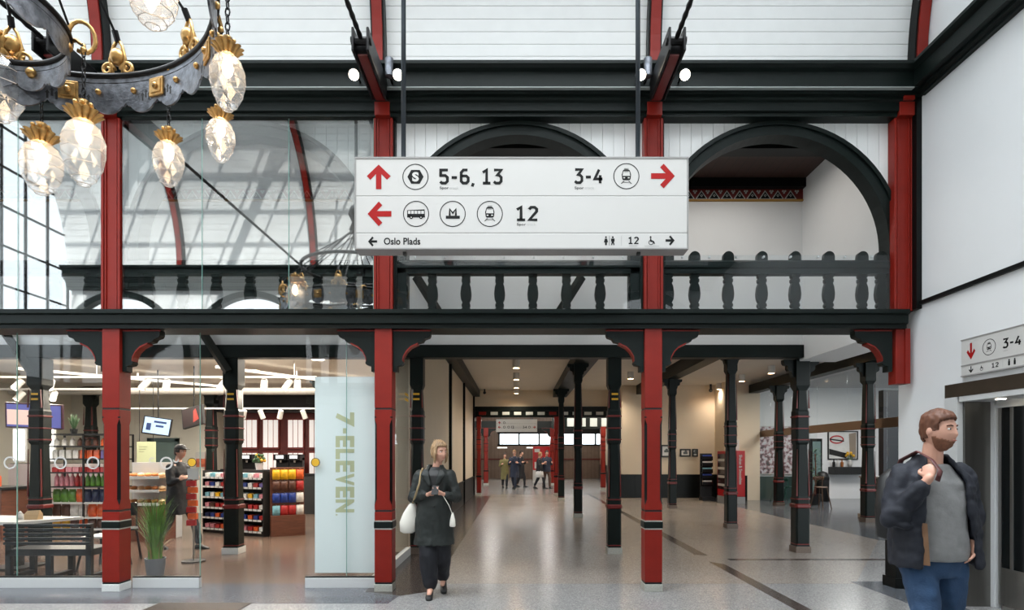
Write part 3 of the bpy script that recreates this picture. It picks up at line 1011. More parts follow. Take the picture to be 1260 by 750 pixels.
# ================================================================== SIGNS
def icon_train(mb, frm, cx, cy, s, b, wht):
    """front of a train; s = half height"""
    def bx(x0, y0, x1, y1, mi, lift=0):
        mb.add([frm(cx + x0 * s, cy + y0 * s, lift), frm(cx + x1 * s, cy + y0 * s, lift), frm(cx + x1 * s, cy + y1 * s, lift), frm(cx + x0 * s, cy + y1 * s, lift)], [(0, 1, 2, 3)], mi)
    def pl(pts, mi, lift=0):
        mb.add([frm(cx + x * s, cy + y * s, lift) for x, y in pts], [tuple(range(len(pts)))], mi)
    pl([(-.55, .45), (-.62, -.15), (-.45, -.72), (-.25, -.85), (.25, -.85), (.45, -.72), (.62, -.15), (.55, .45), (.4, .58), (-.4, .58)], b)
    pl([(-.5, 0.02), (-.42, -.5), (-.3, -.62), (.3, -.62), (.42, -.5), (.5, .02)], wht, 1)
    bx(-.3, -.98, .3, -.92, b)
    pl([(-.3, -.5), (.3, -.5), (.28, -.58), (-.28, -.58)], b, 2)
    bx(-.42, .2, -.18, .34, wht, 1)
    bx(.18, .2, .42, .34, wht, 1)
    pl([(-.35, .68), (-.25, .68), (-.6, 1.05), (-.75, 1.05)], b)
    pl([(.25, .68), (.35, .68), (.75, 1.05), (.6, 1.05)], b)
    bx(-.45, .82, .45, .88, b)


GLY = {'5': (.6, [[(.55, .92), (.1, .92), (.1, .57), (.38, .57), (.52, .45), (.52, .2), (.40, .08), (.18, .08), (.07, .18)]]),
       '6': (.6, [[(.48, .92), (.22, .92), (.08, .76), (.08, .2), (.2, .08), (.40, .08), (.52, .2), (.52, .42), (.40, .54), (.1, .54)]]),
       '1': (.56, [[(.05, .76), (.29, .92), (.29, .08)], [(.05, .08), (.53, .08)]]),
       '3': (.6, [[(.07, .92), (.52, .92), (.28, .60), (.40, .57), (.52, .45), (.52, .2), (.40, .08), (.18, .08), (.06, .18)]]),
       '4': (.62, [[(.36, .92), (.07, .32), (.58, .32)], [(.43, .56), (.43, .04)]]),
       '2': (.6, [[(.08, .78), (.2, .92), (.40, .92), (.52, .8), (.52, .64), (.1, .08), (.56, .08)]]),
       '-': (.46, [[(.06, .44), (.40, .44)]]), ',': (.22, [[(.12, .08), (.05, -.14)]]), ' ': (.2, []),
       'M': (.74, [[(.08, .04), (.08, .92), (.37, .36), (.66, .92), (.66, .04)]])}


def put_digits(mb, s, rect_, frm, mi, t=.178):
    '''squared bold figures drawn as thick strokes; rect_ = u0, v0, u1, v1 of the figures (v down)'''
    tot = sum(GLY[c][0] for c in s) + .12 * (len(s) - 1)
    u0, v0, u1, v1 = rect_
    ku, kv = (u1 - u0) / tot, (v1 - v0)
    x = 0
    P2 = lambda a, b: frm(u0 + a * ku, v1 - b * kv)
    for c in s:
        for line in GLY[c][1]:
            n = len(line)
            L_, R_ = [], []
            for i, (a, b) in enumerate(line):
                d0 = Vector((line[i][0] - line[i - 1][0], line[i][1] - line[i - 1][1])).normalized() if i else None
                d1 = Vector((line[i + 1][0] - a, line[i + 1][1] - b)).normalized() if i < n - 1 else None
                d0, d1 = d0 or d1, d1 or d0
                nn = Vector((-(d0.y + d1.y), d0.x + d1.x))
                nn.normalize()
                k = min(1.8, 1 / max(.3, nn.dot(Vector((-d0.y, d0.x)))))
                L_.append((x + a + nn.x * t / 2 * k, b + nn.y * t / 2 * k))
                R_.append((x + a - nn.x * t / 2 * k, b - nn.y * t / 2 * k))
            for i in range(n - 1):
                mb.add([P2(*q) for q in (L_[i], L_[i + 1], R_[i + 1], R_[i])], [(0, 1, 2, 3)], mi)
        x += GLY[c][0] + .12


ARROW = [(0, 1), (1, .06), (.70, -.24), (.23, .22), (.23, -1), (-.23, -1), (-.23, .22), (-.70, -.24), (-1, .06)]


def arrow(mb, frm, cx, cy, hw, hh, d, mi):
    """d: 0 up, 1 right, 2 down, 3 left (picture v points down)"""
    c = []
    for x, y in ARROW:
        x2, y2 = x, -y
        for _ in range(d):
            x2, y2 = -y2, x2
        c.append(frm(cx + x2 * hw, cy + y2 * hh, 0))
    n = len(c)
    mb.add(c, [(0, 1, 2, 3), (0, 3, 6, 7), (0, 7, 8), (3, 4, 5, 6)], mi)


def ringpx(mb, frm, cx, cy, r, wd, mi, n=36):
    for k in range(n):
        a, b = 2 * pi * k / n, 2 * pi * (k + 1) / n
        mb.add([frm(cx + q * cos(p), cy + q * sin(p), 0) for p, q in ((a, r), (b, r), (b, r - wd), (a, r - wd))], [(0, 1, 2, 3)], mi)


def rect(mb, frm, x0, y0, x1, y1, mi, lift=0):
    mb.add([frm(x0, y0, lift), frm(x1, y0, lift), frm(x1, y1, lift), frm(x0, y1, lift)], [(0, 1, 2, 3)], mi)


def poly(mb, frm, pts, mi, lift=0):
    mb.add([frm(x, y, lift) for x, y in pts], [tuple(range(len(pts)))], mi)


def sub(mb, frm, x0, y0, x1, y1):
    m_ = (x0 + x1) / 2
    put_text(mb, 'Spor', (x0, y0, m_ - .6, y1), lambda u, v: frm(u, v, 0), 1, .01)
    put_text(mb, 'track', (m_ + .6, y0, x1, y1 - .9), lambda u, v: frm(u, v, 0), 3, 0)


ZS = 5.0
MATSIGN = [SIGNW, SIGNB, SIGNR, SIGNG]
sg = thing('hanging_sign', 'large white hanging direction sign with red arrows and platform numbers', 'sign', (0.05, ZS + .08, 3.34))
frm = lambda u, v, l=0: (PX(u, ZS), ZS - .0015 - .0008 * l, PH(v, ZS))
x0, x1 = PX(438, ZS), PX(845.5, ZS)
for (a, b) in ((195, 240.7), (241.3, 286.2), (286.8, 305)):
    MB().box(x0, ZS, PH(b, ZS), x1, ZS + .155, PH(a, ZS)).build('panel', SIGNW, sg, bevel=.003)
MB().box(x0 - .012, ZS - .004, PH(195, ZS), x1 + .012, ZS + .162, PH(193, ZS)).box(x0 - .012, ZS - .004, PH(306.5, ZS), x1 + .012, ZS + .162, PH(305, ZS)).box(x0 - .012, ZS - .003, PH(305, ZS), x0, ZS + .16, PH(195, ZS)).box(x1, ZS - .003, PH(305, ZS), x1 + .012, ZS + .16, PH(195, ZS)).box(x0, ZS + .002, PH(286.8, ZS), x1, ZS + .1, PH(286.2, ZS)).box(x0, ZS + .002, PH(241.3, ZS), x1, ZS + .1, PH(240.7, ZS)).build('frame', mat('sign_frame', (150, 149, 147), 0.4), sg)
for px in (496, 788):
    MB().box(PX(px, ZS) - .014, ZS + .06, PH(310, ZS), PX(px, ZS) + .014, ZS + .1, PH(305, ZS)).build('bolt', BLACK, sg)
def flush(nm, par):
    global mb
    mb.build(nm, MATSIGN, par)
    mb = MB()


mb = MB()
arrow(mb, frm, 466, 217.5, 14.7, 15.2, 0, 2)
flush('arrow', sg)
arrow(mb, frm, 815.7, 216.5, 14.7, 15.2, 1, 2)
flush('arrow', sg)
arrow(mb, frm, 467, 263, 14.7, 15.2, 3, 2)
flush('arrow', sg)
for cx, cy in ((511.2, 217.5), (770.7, 216.7), (512, 263), (557, 263), (602.7, 263)):
    ringpx(mb, frm, cx, cy, 16, 1.0, 1)
    flush('pictogram_ring', sg)
poly(mb, frm, [(501.3, 217.5), (506, 209), (516.5, 209), (521.2, 217.5), (516.5, 226), (506, 226)], 1)
put_text(mb, 'S', (507.2, 211.6, 515.4, 223.4), lambda u, v: frm(u, v, 1), 0, .05)
flush('pictogram', sg)
icon_train(mb, frm, 770.7, 216.2, 9.3, 1, 0)
flush('pictogram', sg)
icon_train(mb, frm, 602.7, 262.2, 9.3, 1, 0)
flush('pictogram', sg)
# bus
poly(mb, frm, [(501, 258.5), (522.5, 257.5), (523, 267.5), (501, 267.5)], 1)
for k in range(5):
    rect(mb, frm, 502 + k * 4.1, 259.3, 505.3 + k * 4.1, 263, 0, 1)
for cx in (506, 518):
    poly(mb, frm, [(cx + 2.1 * cos(k * pi / 6), 267.3 + 2.1 * sin(k * pi / 6)) for k in range(12)], 1, 0)
    poly(mb, frm, [(cx + .8 * cos(k * pi / 4), 267.3 + .8 * sin(k * pi / 4)) for k in range(8)], 0, 1)
flush('pictogram', sg)
# M on a bar
rect(mb, frm, 548.6, 265.3, 565.8, 269, 1)
put_digits(mb, 'M', (552.4, 256.4, 562, 265.6), lambda u, v: frm(u, v, 0), 1, .2)
flush('pictogram', sg)
put_digits(mb, '5-6, 13', (540.3, 207.6, 618.3, 226.8), lambda u, v: frm(u, v, 0), 1)
flush('lettering', sg)
put_digits(mb, '3-4', (706.3, 207.0, 742, 226.2), lambda u, v: frm(u, v, 0), 1)
flush('lettering', sg)
put_digits(mb, '12', (635, 253.4, 662, 271.8), lambda u, v: frm(u, v, 0), 1)
flush('lettering', sg)
sub(mb, frm, 541, 229.4, 564.5, 233.6)
flush('lettering', sg)
sub(mb, frm, 707, 229.4, 731, 233.6)
flush('lettering', sg)
sub(mb, frm, 636, 274.4, 659.5, 278.4)
flush('lettering', sg)
arrow(mb, frm, 458.5, 297, 5.6, 6.3, 3, 1)
flush('arrow', sg)
arrow(mb, frm, 824.5, 295.7, 5.6, 6.3, 1, 1)
flush('arrow', sg)
put_text(mb, 'Oslo Plads', (472.3, 292.3, 517.2, 301), lambda u, v: frm(u, v, 0), 1, .022)
flush('lettering', sg)
put_digits(mb, '12', (773, 291.3, 786, 300.2), lambda u, v: frm(u, v, 0), 1)
flush('lettering', sg)
rect(mb, frm, 764.2, 290, 764.9, 302, 3)
flush('line', sg)
rect(mb, frm, 774, 302, 784, 303, 3)
flush('line', sg)
rect(mb, frm, 793, 302.2, 811, 303.2, 3)
flush('line', sg)


def man_icon(cx, top, h, woman):
    poly(mb, frm, [(cx + .11 * h * cos(k * pi / 4), top + .11 * h + .11 * h * sin(k * pi / 4)) for k in range(8)], 1)
    if woman:
        poly(mb, frm, [(cx - .12 * h, top + .26 * h), (cx + .12 * h, top + .26 * h), (cx + .24 * h, top + .68 * h), (cx - .24 * h, top + .68 * h)], 1)
        rect(mb, frm, cx - .1 * h, top + .68 * h, cx + .1 * h, top + h, 1)
    else:
        poly(mb, frm, [(cx - .2 * h, top + .26 * h), (cx + .2 * h, top + .26 * h), (cx + .2 * h, top + .6 * h), (cx - .2 * h, top + .6 * h)], 1)
        poly(mb, frm, [(cx - .12 * h, top + .6 * h), (cx + .12 * h, top + .6 * h), (cx + .2 * h, top + h), (cx + .08 * h, top + h), (cx, top + .75 * h), (cx - .08 * h, top + h), (cx - .2 * h, top + h)], 1)


man_icon(745.6, 290.5, 11, True)
flush('pictogram', sg)
rect(mb, frm, 749.6, 290, 750.1, 302, 1)
flush('line', sg)
man_icon(754, 290.5, 11, False)
flush('pictogram', sg)
# wheelchair
poly(mb, frm, [(800.5 + 1.2 * cos(k * pi / 4), 291.6 + 1.2 * sin(k * pi / 4)) for k in range(8)], 1)
poly(mb, frm, [(799.8, 293), (801.2, 293), (801.6, 296.2), (804.5, 296.2), (806, 299.6), (804.9, 300.2), (803.7, 297.6), (800.2, 297.6)], 1)
ringpx(mb, frm, 801, 298.2, 3.1, .8, 1, 20)
flush('pictogram', sg)
for px in (494.3, 787.3):
    MB().tube([(PX(px, ZS), ZS + .08, PH(194, ZS)), (PX(px, ZS), ZS + .08, 8.85)], .021, 10).build('hanging_rod', CABLE, sg, smooth=True)

# sign on the right wall
XW = 4.545


def frw(u, v, l=0):
    Y = XW * F / (u - VX)
    return (XW - .0265 - .0008 * l, Y, EYE + (VY - v) * Y / F)


def wall_y(u):
    return XW * F / (u - VX)


ws = thing('wall_sign', 'white wall sign with red down arrow above the lift doors', 'sign', (4.53, 5.3, 2.4))
ya, yb = 4.55, wall_y(1186)
for z0, z1 in ((2.462, 2.712), (2.358, 2.452)):
    MB().box(4.52, ya, z0, 4.55, yb, z1).build('panel', SIGNW, ws)
MB().box(4.515, ya, 2.712, 4.55, yb + .006, 2.722).box(4.515, ya, 2.452, 4.55, yb, 2.462).box(4.515, ya, 2.346, 4.55, yb + .006, 2.358).build('frame', mat('sign_frame', (150, 149, 147)), ws)
mb = MB()
zc = 2.587


def wl(u, z, l=0):     # u: metres from the left end of the sign
    return (4.519 - .0008 * l, yb - u, z)


wf = lambda u, v, l=0: wl(u, 2.722 - v, l)      # u right, v down, metres
arrow(mb, wf, .125, .135, .055, .083, 2, 2)
flush('arrow', ws)
ringpx(mb, wf, .345, .135, .078, .006, 1)
icon_train(mb, wf, .345, .132, .045, 1, 0)
flush('pictogram', ws)
put_digits(mb, '3-4', (.50, .088, .70, .180), lambda u, v: wf(u, v), 1)
flush('lettering', ws)
rect(mb, wf, .51, .20, .56, .206, 3)
flush('line', ws)
arrow(mb, wf, .125, .318, .030, .034, 2, 1)
flush('arrow', ws)
put_digits(mb, '12', (.375, .295, .455, .34), lambda u, v: wf(u, v), 1)
flush('lettering', ws)
for u in (.56, .62):
    rect(mb, wf, u, .305, u + .022, .345, 1)
    ringpx(mb, wf, u + .011, .296, .009, .009, 1, 10)
    flush('pictogram', ws)
rect(mb, wf, .50, .29, .504, .35, 3)
flush('line', ws)
ringpx(mb, wf, .255, .33, .018, .005, 1, 16)
rect(mb, wf, .248, .298, .256, .325, 1)
rect(mb, wf, .256, .318, .275, .324, 1)
flush('pictogram', ws)

# ================================================================== LIFT
lf = thing('lift_entrance', 'steel framed lift entrance with dark header and glass door in right wall', 'lift', (4.6, 5.1, 0))
yl = 6.136
MB().box(4.535, 3.3, 2.153, 4.90, yl, 2.291).build('header', BRONZE, lf, bevel=.003)
MB().box(4.535, 5.966, 0, 4.60, yl, 2.153).build('jamb', STEELW, lf, bevel=.003)
MB().box(4.60, 5.94, 0, 4.90, 6.02, 2.153).build('reveal', mat('reveal_steel', (120, 118, 114), .38, .9, vary=.08, scale=20, stretch=(1, 1, .03)), lf)
MB().box(4.54, 3.2, 2.10, 4.90, 5.94, 2.153).build('soffit', STEELW, lf)
mb = MB().box(4.86, 5.895, 0, 4.95, 5.94, 2.12).box(4.866, 5.875, 0, 4.93, 5.895, 2.06).box(4.865, 3.2, 2.03, 4.93, 5.875, 2.10)
mb.build('door_frame', STEELW, lf, bevel=.003)
dr = MB().box(4.885, 5.84, .05, 4.915, 5.875, 2.03).box(4.885, 3.3, .05, 4.915, 5.84, .42).box(4.885, 5.70, .42, 4.915, 5.735, 2.03).build('door', STEEL, lf, bevel=.002)
MB().box(4.895, 5.735, .42, 4.905, 5.84, 2.03).box(4.895, 3.3, .42, 4.905, 5.70, 2.03).build('door_glass', mat('lift_glass', (14, 18, 19), 0.1, spec=.4), dr)
MB().box(4.86, 3.2, -.001, 4.95, 5.8, .05).build('threshold', STEEL, lf)
MB().box(4.95, 3.2, 0, 5.3, 5.95, 2.15).build('car', BLACK, lf)
for y in (5.62, 4.8):
    MB().lathe([(.04, 2.094), (.04, 2.101)], (4.70, y, 0), 16).build('lamp', GLOWW, lf)

# ================================================================== TIE RODS AND SPOTS
for x, lb in ((-4.62, 'black iron tie rod running overhead behind the chandelier'), (-1.52, 'black iron tie rod running overhead above the red column left of the hanging sign'), (1.555, 'black iron tie rod running overhead above the red column under the sign right end')):
    t = thing('tie_rod', lb, 'tie rod', (x, 6.4, 5.6), 'tie rods across the hall')
    y0 = 6.42
    MB().box(x - .07, 5.72, 5.50, x + .07, y0, 5.68).build('bracket_beam', IRON, t, bevel=.01)
    MB().box(x - .085, 5.60, 5.47, x - .06, 6.40, 5.70).box(x + .06, 5.60, 5.47, x + .085, 6.40, 5.70).build('side_plate', [IRON, DRED], t, bevel=.008)
    MB().box(x - .045, 5.70, 5.485, x + .045, 6.41, 5.50).build('red_underside', DRED, t)
    MB().tube([(x - .1, 5.66, 5.60), (x + .1, 5.66, 5.60)], .04, 10).build('pin', IRON, t)
    rb = MB()
    pts, rad = [], []
    y = 5.70
    k = 0
    while y > .0:
        pts.append((x, y, 5.61))
        rad.append(.026 if k % 2 == 0 else .019)
        y -= .06
        k += 1
    rb.tube(pts, rad, 8)
    rb.build('rod', IRON, t, smooth=True)
    for s, nm in ((-1, 'left'), (1, 'right')):
        if x < -4:
            continue
        sx = x + (.02 if x < 0 else -.0) + s * .235
        sp = thing('spotlight', 'small lit spotlight on the dark cornice, %s of the %s tie rod' % (nm, 'left-hand' if x < 0 else 'right-hand'), 'spotlight', (sx, 6.3, 5.66), 'cornice spotlights')
        d = Vector((-sx * .12, -.8, -.55)).normalized()
        M = d.to_track_quat('Z', 'Y').to_matrix()
        MB().lathe([(.02, -.10), (.052, -.09), (.06, -.02), (.06, .05), (.052, .05), (.05, .03)], (sx, 6.16, 5.60), 16, 0, M).build('housing', SILV, sp, smooth='auto')
        MB().lathe([(.0505, .028), (.052, .045), (.03, .056), (.004, .06)], (sx, 6.16, 5.60), 16, 0, M).build('lamp_face', GLOWW, sp)
        MB().tube([(sx, 6.20, 5.64), (sx, 6.34, 5.68), (sx, 6.42, 5.68)], .012, 6).build('arm', IRON, sp)
    if x > -4:
        u = thing('uplight', 'small steel uplight cylinder beside the %s tie rod bracket' % ('left-hand' if x < 0 else 'right-hand'), 'spotlight', (x + (.13 if x < 0 else -.13) * 1, 6.2, 5.75), 'cornice uplights')
        ux = x + (.14 if x < 0 else -.14)
        MB().lathe([(.045, 5.64), (.045, 5.83), (.038, 5.83), (.036, 5.80)], (ux, 6.25, 0), 14).build('housing', SILV, u, smooth='auto')
        MB().lathe([(.036, 5.80), (.034, 5.812)], (ux, 6.25, 0), 14).build('lamp_face', GLOWW, u)
        MB().box(ux - .01, 6.25, 5.66, ux + .01, 6.42, 5.70).build('arm', IRON, u)

# ================================================================== CEILING LIGHTS
def downlight(x, y, z, label, group, power, h=.22, r=.10, col=(1, .86, .7)):
    t = thing('ceiling_light', label, 'ceiling light', (x, y, z), group)
    MB().lathe([(r, z), (r, z - h), (r - .012, z - h), (r - .014, z - h + .02)], (x, y, 0), 18).build('housing', FIXT, t, smooth='auto')
    MB().lathe([(r - .013, z - h + .012), (.005, z - h + .012)], (x, y, 0), 18).build('lens', LENS, t)
    d = bpy.data.lights.new('ceiling_light_glow', 'SPOT')
    d.energy = power
    d.spot_size = R(150)
    d.spot_blend = 1
    d.shadow_soft_size = .08
    d.color = col
    o = bpy.data.objects.new('ceiling_light_glow', d)
    COL.objects.link(o)
    o.location = (x, y, z - h - .02)
    return t


for k, y in enumerate((15.6, 18.0, 20.2, 22.0)):
    downlight(-.02, y, CZ, 'white cylinder ceiling light in the passage row, %s from the front' % ORD[k], 'passage ceiling lights', 120)
for k, (x, y) in enumerate(((7.47, 14.3), (7.3, 16.6), (7.15, 18.4), (7.2, 20.6))):
    downlight(x, y, CZ, 'white cylinder ceiling light over the cafe front, %s from the front' % ORD[k], 'ceiling lights over the cafe front', 85)
for k, (x, y) in enumerate(((3.5, 14.5), (3.5, 17.8), (3.5, 20.5))):
    downlight(x, y, CZ, 'white cylinder ceiling light between the two dark column rows, %s from the front' % ORD[k], 'ceiling lights between column rows', 110)
for k, (x, y) in enumerate(((-1.2, 26.5), (1.5, 26.5), (4.5, 25.8), (0, 33), (3.5, 33))):
    d = bpy.data.lights.new('far_hall_fill_light', 'POINT')  # fill light without a fixture, added to brighten the far hall
    d.energy = 110
    d.shadow_soft_size = .3
    d.color = (1, .95, .9)
    o = bpy.data.objects.new('far_hall_fill_light', d)
    COL.objects.link(o)
    o.location = (x, y, 3.9)
for (x, y) in ((10.5, 17), (11, 12.0)):
    area('cafe_ceiling_lamp', (x, y, 3.9), (2.0, 2.0), 150, (1, .97, .93))
t = tag(MB().ball((-1.25, 22.4, 3.98), .06, 10).box(-1.28, 22.37, 3.99, -1.22, 22.43, CZ).build('security_camera', BLACK, loc=(-1.25, 22.4, 4.0)), 'small black dome camera under the passage ceiling at its left end', 'camera')
t = tag(MB().ball((7.0, 20.9, 3.9), .07, 10).box(6.97, 20.87, 3.95, 7.03, 20.93, CZ).build('security_camera', BLACK, loc=(7.0, 20.9, 3.9)), 'small black dome camera above the cream wall corner', 'camera')

# ================================================================== CHANDELIER
S_ = .86      # overall scale of the chandelier
CX, CY, CH = -3.35 * S_, 3.3 * S_, EYE + 3.1 * S_
ch = thing('chandelier', 'big wrought iron ring chandelier with scalloped steel band and brass rosettes', 'chandelier', (CX, CY, CH + 1.25))


RA, RB, RU = 1.45 * S_, .60 * S_, 1.08 * S_
BX, BY, DX, DY = -3.85 * S_, 4.0 * S_, -2.86 * S_, 2.6 * S_
ZU = CH + .66


def ring_band(parent, cx, cy, r, top, depth, lobes, nseg, lobe):
    mb = MB()
    rings = []
    for k in range(nseg):
        a = 2 * pi * k / nseg
        u = (k * lobes / nseg) % 1
        d = depth + lobe * (sqrt(max(0, sin(pi * (u * 1.25 - .125)))) if .1 < u < .9 else (.32 if .03 < u < .97 else .05))
        rr = [(r - .006, top), (r + .006, top), (r + .006, top - d), (r - .006, top - d)]
        rings.append([(cx + q * cos(a), cy + q * sin(a), z) for q, z in rr])
    mb.loft(rings, 0, closed=True)
    b = mb.build('band', SILV, parent, smooth=False)
    for z, rad in ((top + .006, .022), (top - .045, .007)):
        MB().tube([(cx + r * cos(2 * pi * k / 96), cy + r * sin(2 * pi * k / 96), z) for k in range(96)], rad, 8, closed=True).build('rim', IRON, parent, smooth=True)
    return b


ring_band(ch, CX, CY, RA, CH, .185, 30, 480, .075)
ring_band(ch, BX, BY, RB, CH, .13, 14, 280, .05)
ring_band(ch, DX, DY, RB, CH, .13, 14, 280, .05)
MB().tube([(CX + RU * cos(2 * pi * k / 72), CY + RU * sin(2 * pi * k / 72), ZU) for k in range(72)], .03, 8, closed=True).build('upper_ring', IRON, ch, smooth=True)
MB().lathe([(.02, 1.85), (.10, 1.77), (.14, 1.65), (.07, 1.5), (.12, 1.37), (.05, 1.27), (.01, 1.21)], (CX, CY, CH), 16).build('hub', IRON, ch, smooth=True)
MB().tube([(CX, CY, CH + 1.8), (CX, CY, 9.15)], .03, 8).build('stem', IRON, ch, smooth=True)


def spiral(c, r0, turns, ax, n=26, w_=.014, flip=1):
    """flat scroll in the vertical plane spanned by ax and z"""
    pts = []
    for k in range(n):
        t = k / (n - 1)
        a = 2 * pi * turns * t
        r = r0 * (1 - .8 * t)
        pts.append(Vector(c) + Vector(ax) * (flip * (r0 - r * cos(a))) * 1.0 + Vector((0, 0, r * sin(a))))
    return pts


for k in range(12):
    a = R(87 + 30 * k)
    e = Vector((cos(a), sin(a), 0))
    tg = Vector((-sin(a), cos(a), 0))
    p = Vector((CX, CY, CH)) + e * RA
    mb = MB()
    for f in (-1, 1):
        mb.tube(spiral(p + tg * f * .02 + Vector((0, 0, .055)), .05, 1.25, tg, flip=f), .013, 6)
        mb.tube([p + tg * f * .03, p + tg * f * .055 + Vector((0, 0, .12)), p + tg * f * .03 + Vector((0, 0, .22)), p + Vector((0, 0, .27))], [.012, .014, .012, .010], 6)
    mb.ball(p + Vector((0, 0, .14)), (.05, .05, .06), 10)
    mb.build('scroll_ornament', BRASS, ch, smooth=True)
    MB().tube([p + Vector((0, 0, .25)), p + Vector((0, 0, .31)) - e * .03], .02, 8).tube([p + Vector((0, 0, .29)) - e * .02, Vector((CX, CY, CH + 1.33)) + e * .09], .009, 6).build('suspension_rod', IRON, ch)
    # square rosettes between the hooks, small studs either side
    a2 = a + R(15)
    for da, sz in ((0, .062), (R(-9), .022), (R(9), .022)):
        b = a2 + da
        for q in (-1, 1):
            c = Vector((CX + (RA + q * .012) * cos(b), CY + (RA + q * .012) * sin(b), CH - .11))
            M = Matrix.Rotation(b, 3, 'Z')
            if sz > .05:
                mb = MB().obox(c, (.014, sz * 2, sz * 2), M).obox(c + Vector((cos(b), sin(b), 0)) * q * .006, (.014, sz * 1.45, sz * 1.45), M).ball(c + Vector((cos(b), sin(b), 0)) * q * .012, (.022, .022, .022), 8)
                mb.build('rosette', BRASS, ch, bevel=.004)
            else:
                MB().ball(c, (.02, .02, .02), 8).build('stud', BRASS, ch, smooth=True)
    # three arrow-shaped slots between studs and rosettes
    for da in (R(-4.6), R(4.6)):
        mb = MB()
        for j in (-1, 0, 1):
            b = a2 + da + j * R(1.25)
            for q in (-1, 1):
                c = Vector((CX + (RA + q * .007) * cos(b), CY + (RA + q * .007) * sin(b), CH - .155 + (.02 if j == 0 else 0)))
                t_ = Vector((-sin(b), cos(b), 0))
                w1, w2, h1 = .007, .015, .03
                pts = [(-w1, -h1), (w1, -h1), (w1, .008), (w2, .008), (0, h1), (-w2, .008), (-w1, .008)]
                mb.add([c + t_ * u + Vector((0, 0, v)) for u, v in pts], [tuple(range(7))])
        mb.build('slot', BLACK, ch)
for (cx, cy) in ((BX, BY), (DX, DY)):
    for k in range(6):
        b = R(30 + 60 * k)
        MB().ball((cx + (RB - .01) * cos(b), cy + (RB - .01) * sin(b), CH - .06), (.035, .035, .035), 8).build('stud', BRASS, ch, smooth=True)
        if k % 2 == 0:
            p = Vector((cx + RB * cos(b), cy + RB * sin(b), CH))
            MB().tube([p + Vector((0, 0, .03 + .1 * sin(t * pi / 8))) + Vector((cos(b), sin(b), 0)) * .07 * (1 - cos(t * pi / 8)) for t in range(14)], .013, 6).build('scroll_ornament', BRASS, ch, smooth=True)
            MB().tube([p + Vector((0, 0, .08)), Vector((CX, CY, CH + 1.3))], .008, 6).build('suspension_rod', IRON, ch)
MB().tube([(CX - RA, CY, CH + .01), (CX + RA, CY, CH + .01)], .018, 6).tube([(CX, CY - RA, CH + .01), (CX, CY + .0, CH + .01)], .018, 6).build('spoke', IRON, ch)
for k in range(4):
    a = R(45 + 90 * k)
    MB().tube([(CX + .08 * cos(a), CY + .08 * sin(a), CH + 1.3), (CX + RU * cos(a), CY + RU * sin(a), ZU)], .012, 6).build('suspension_rod', IRON, ch)


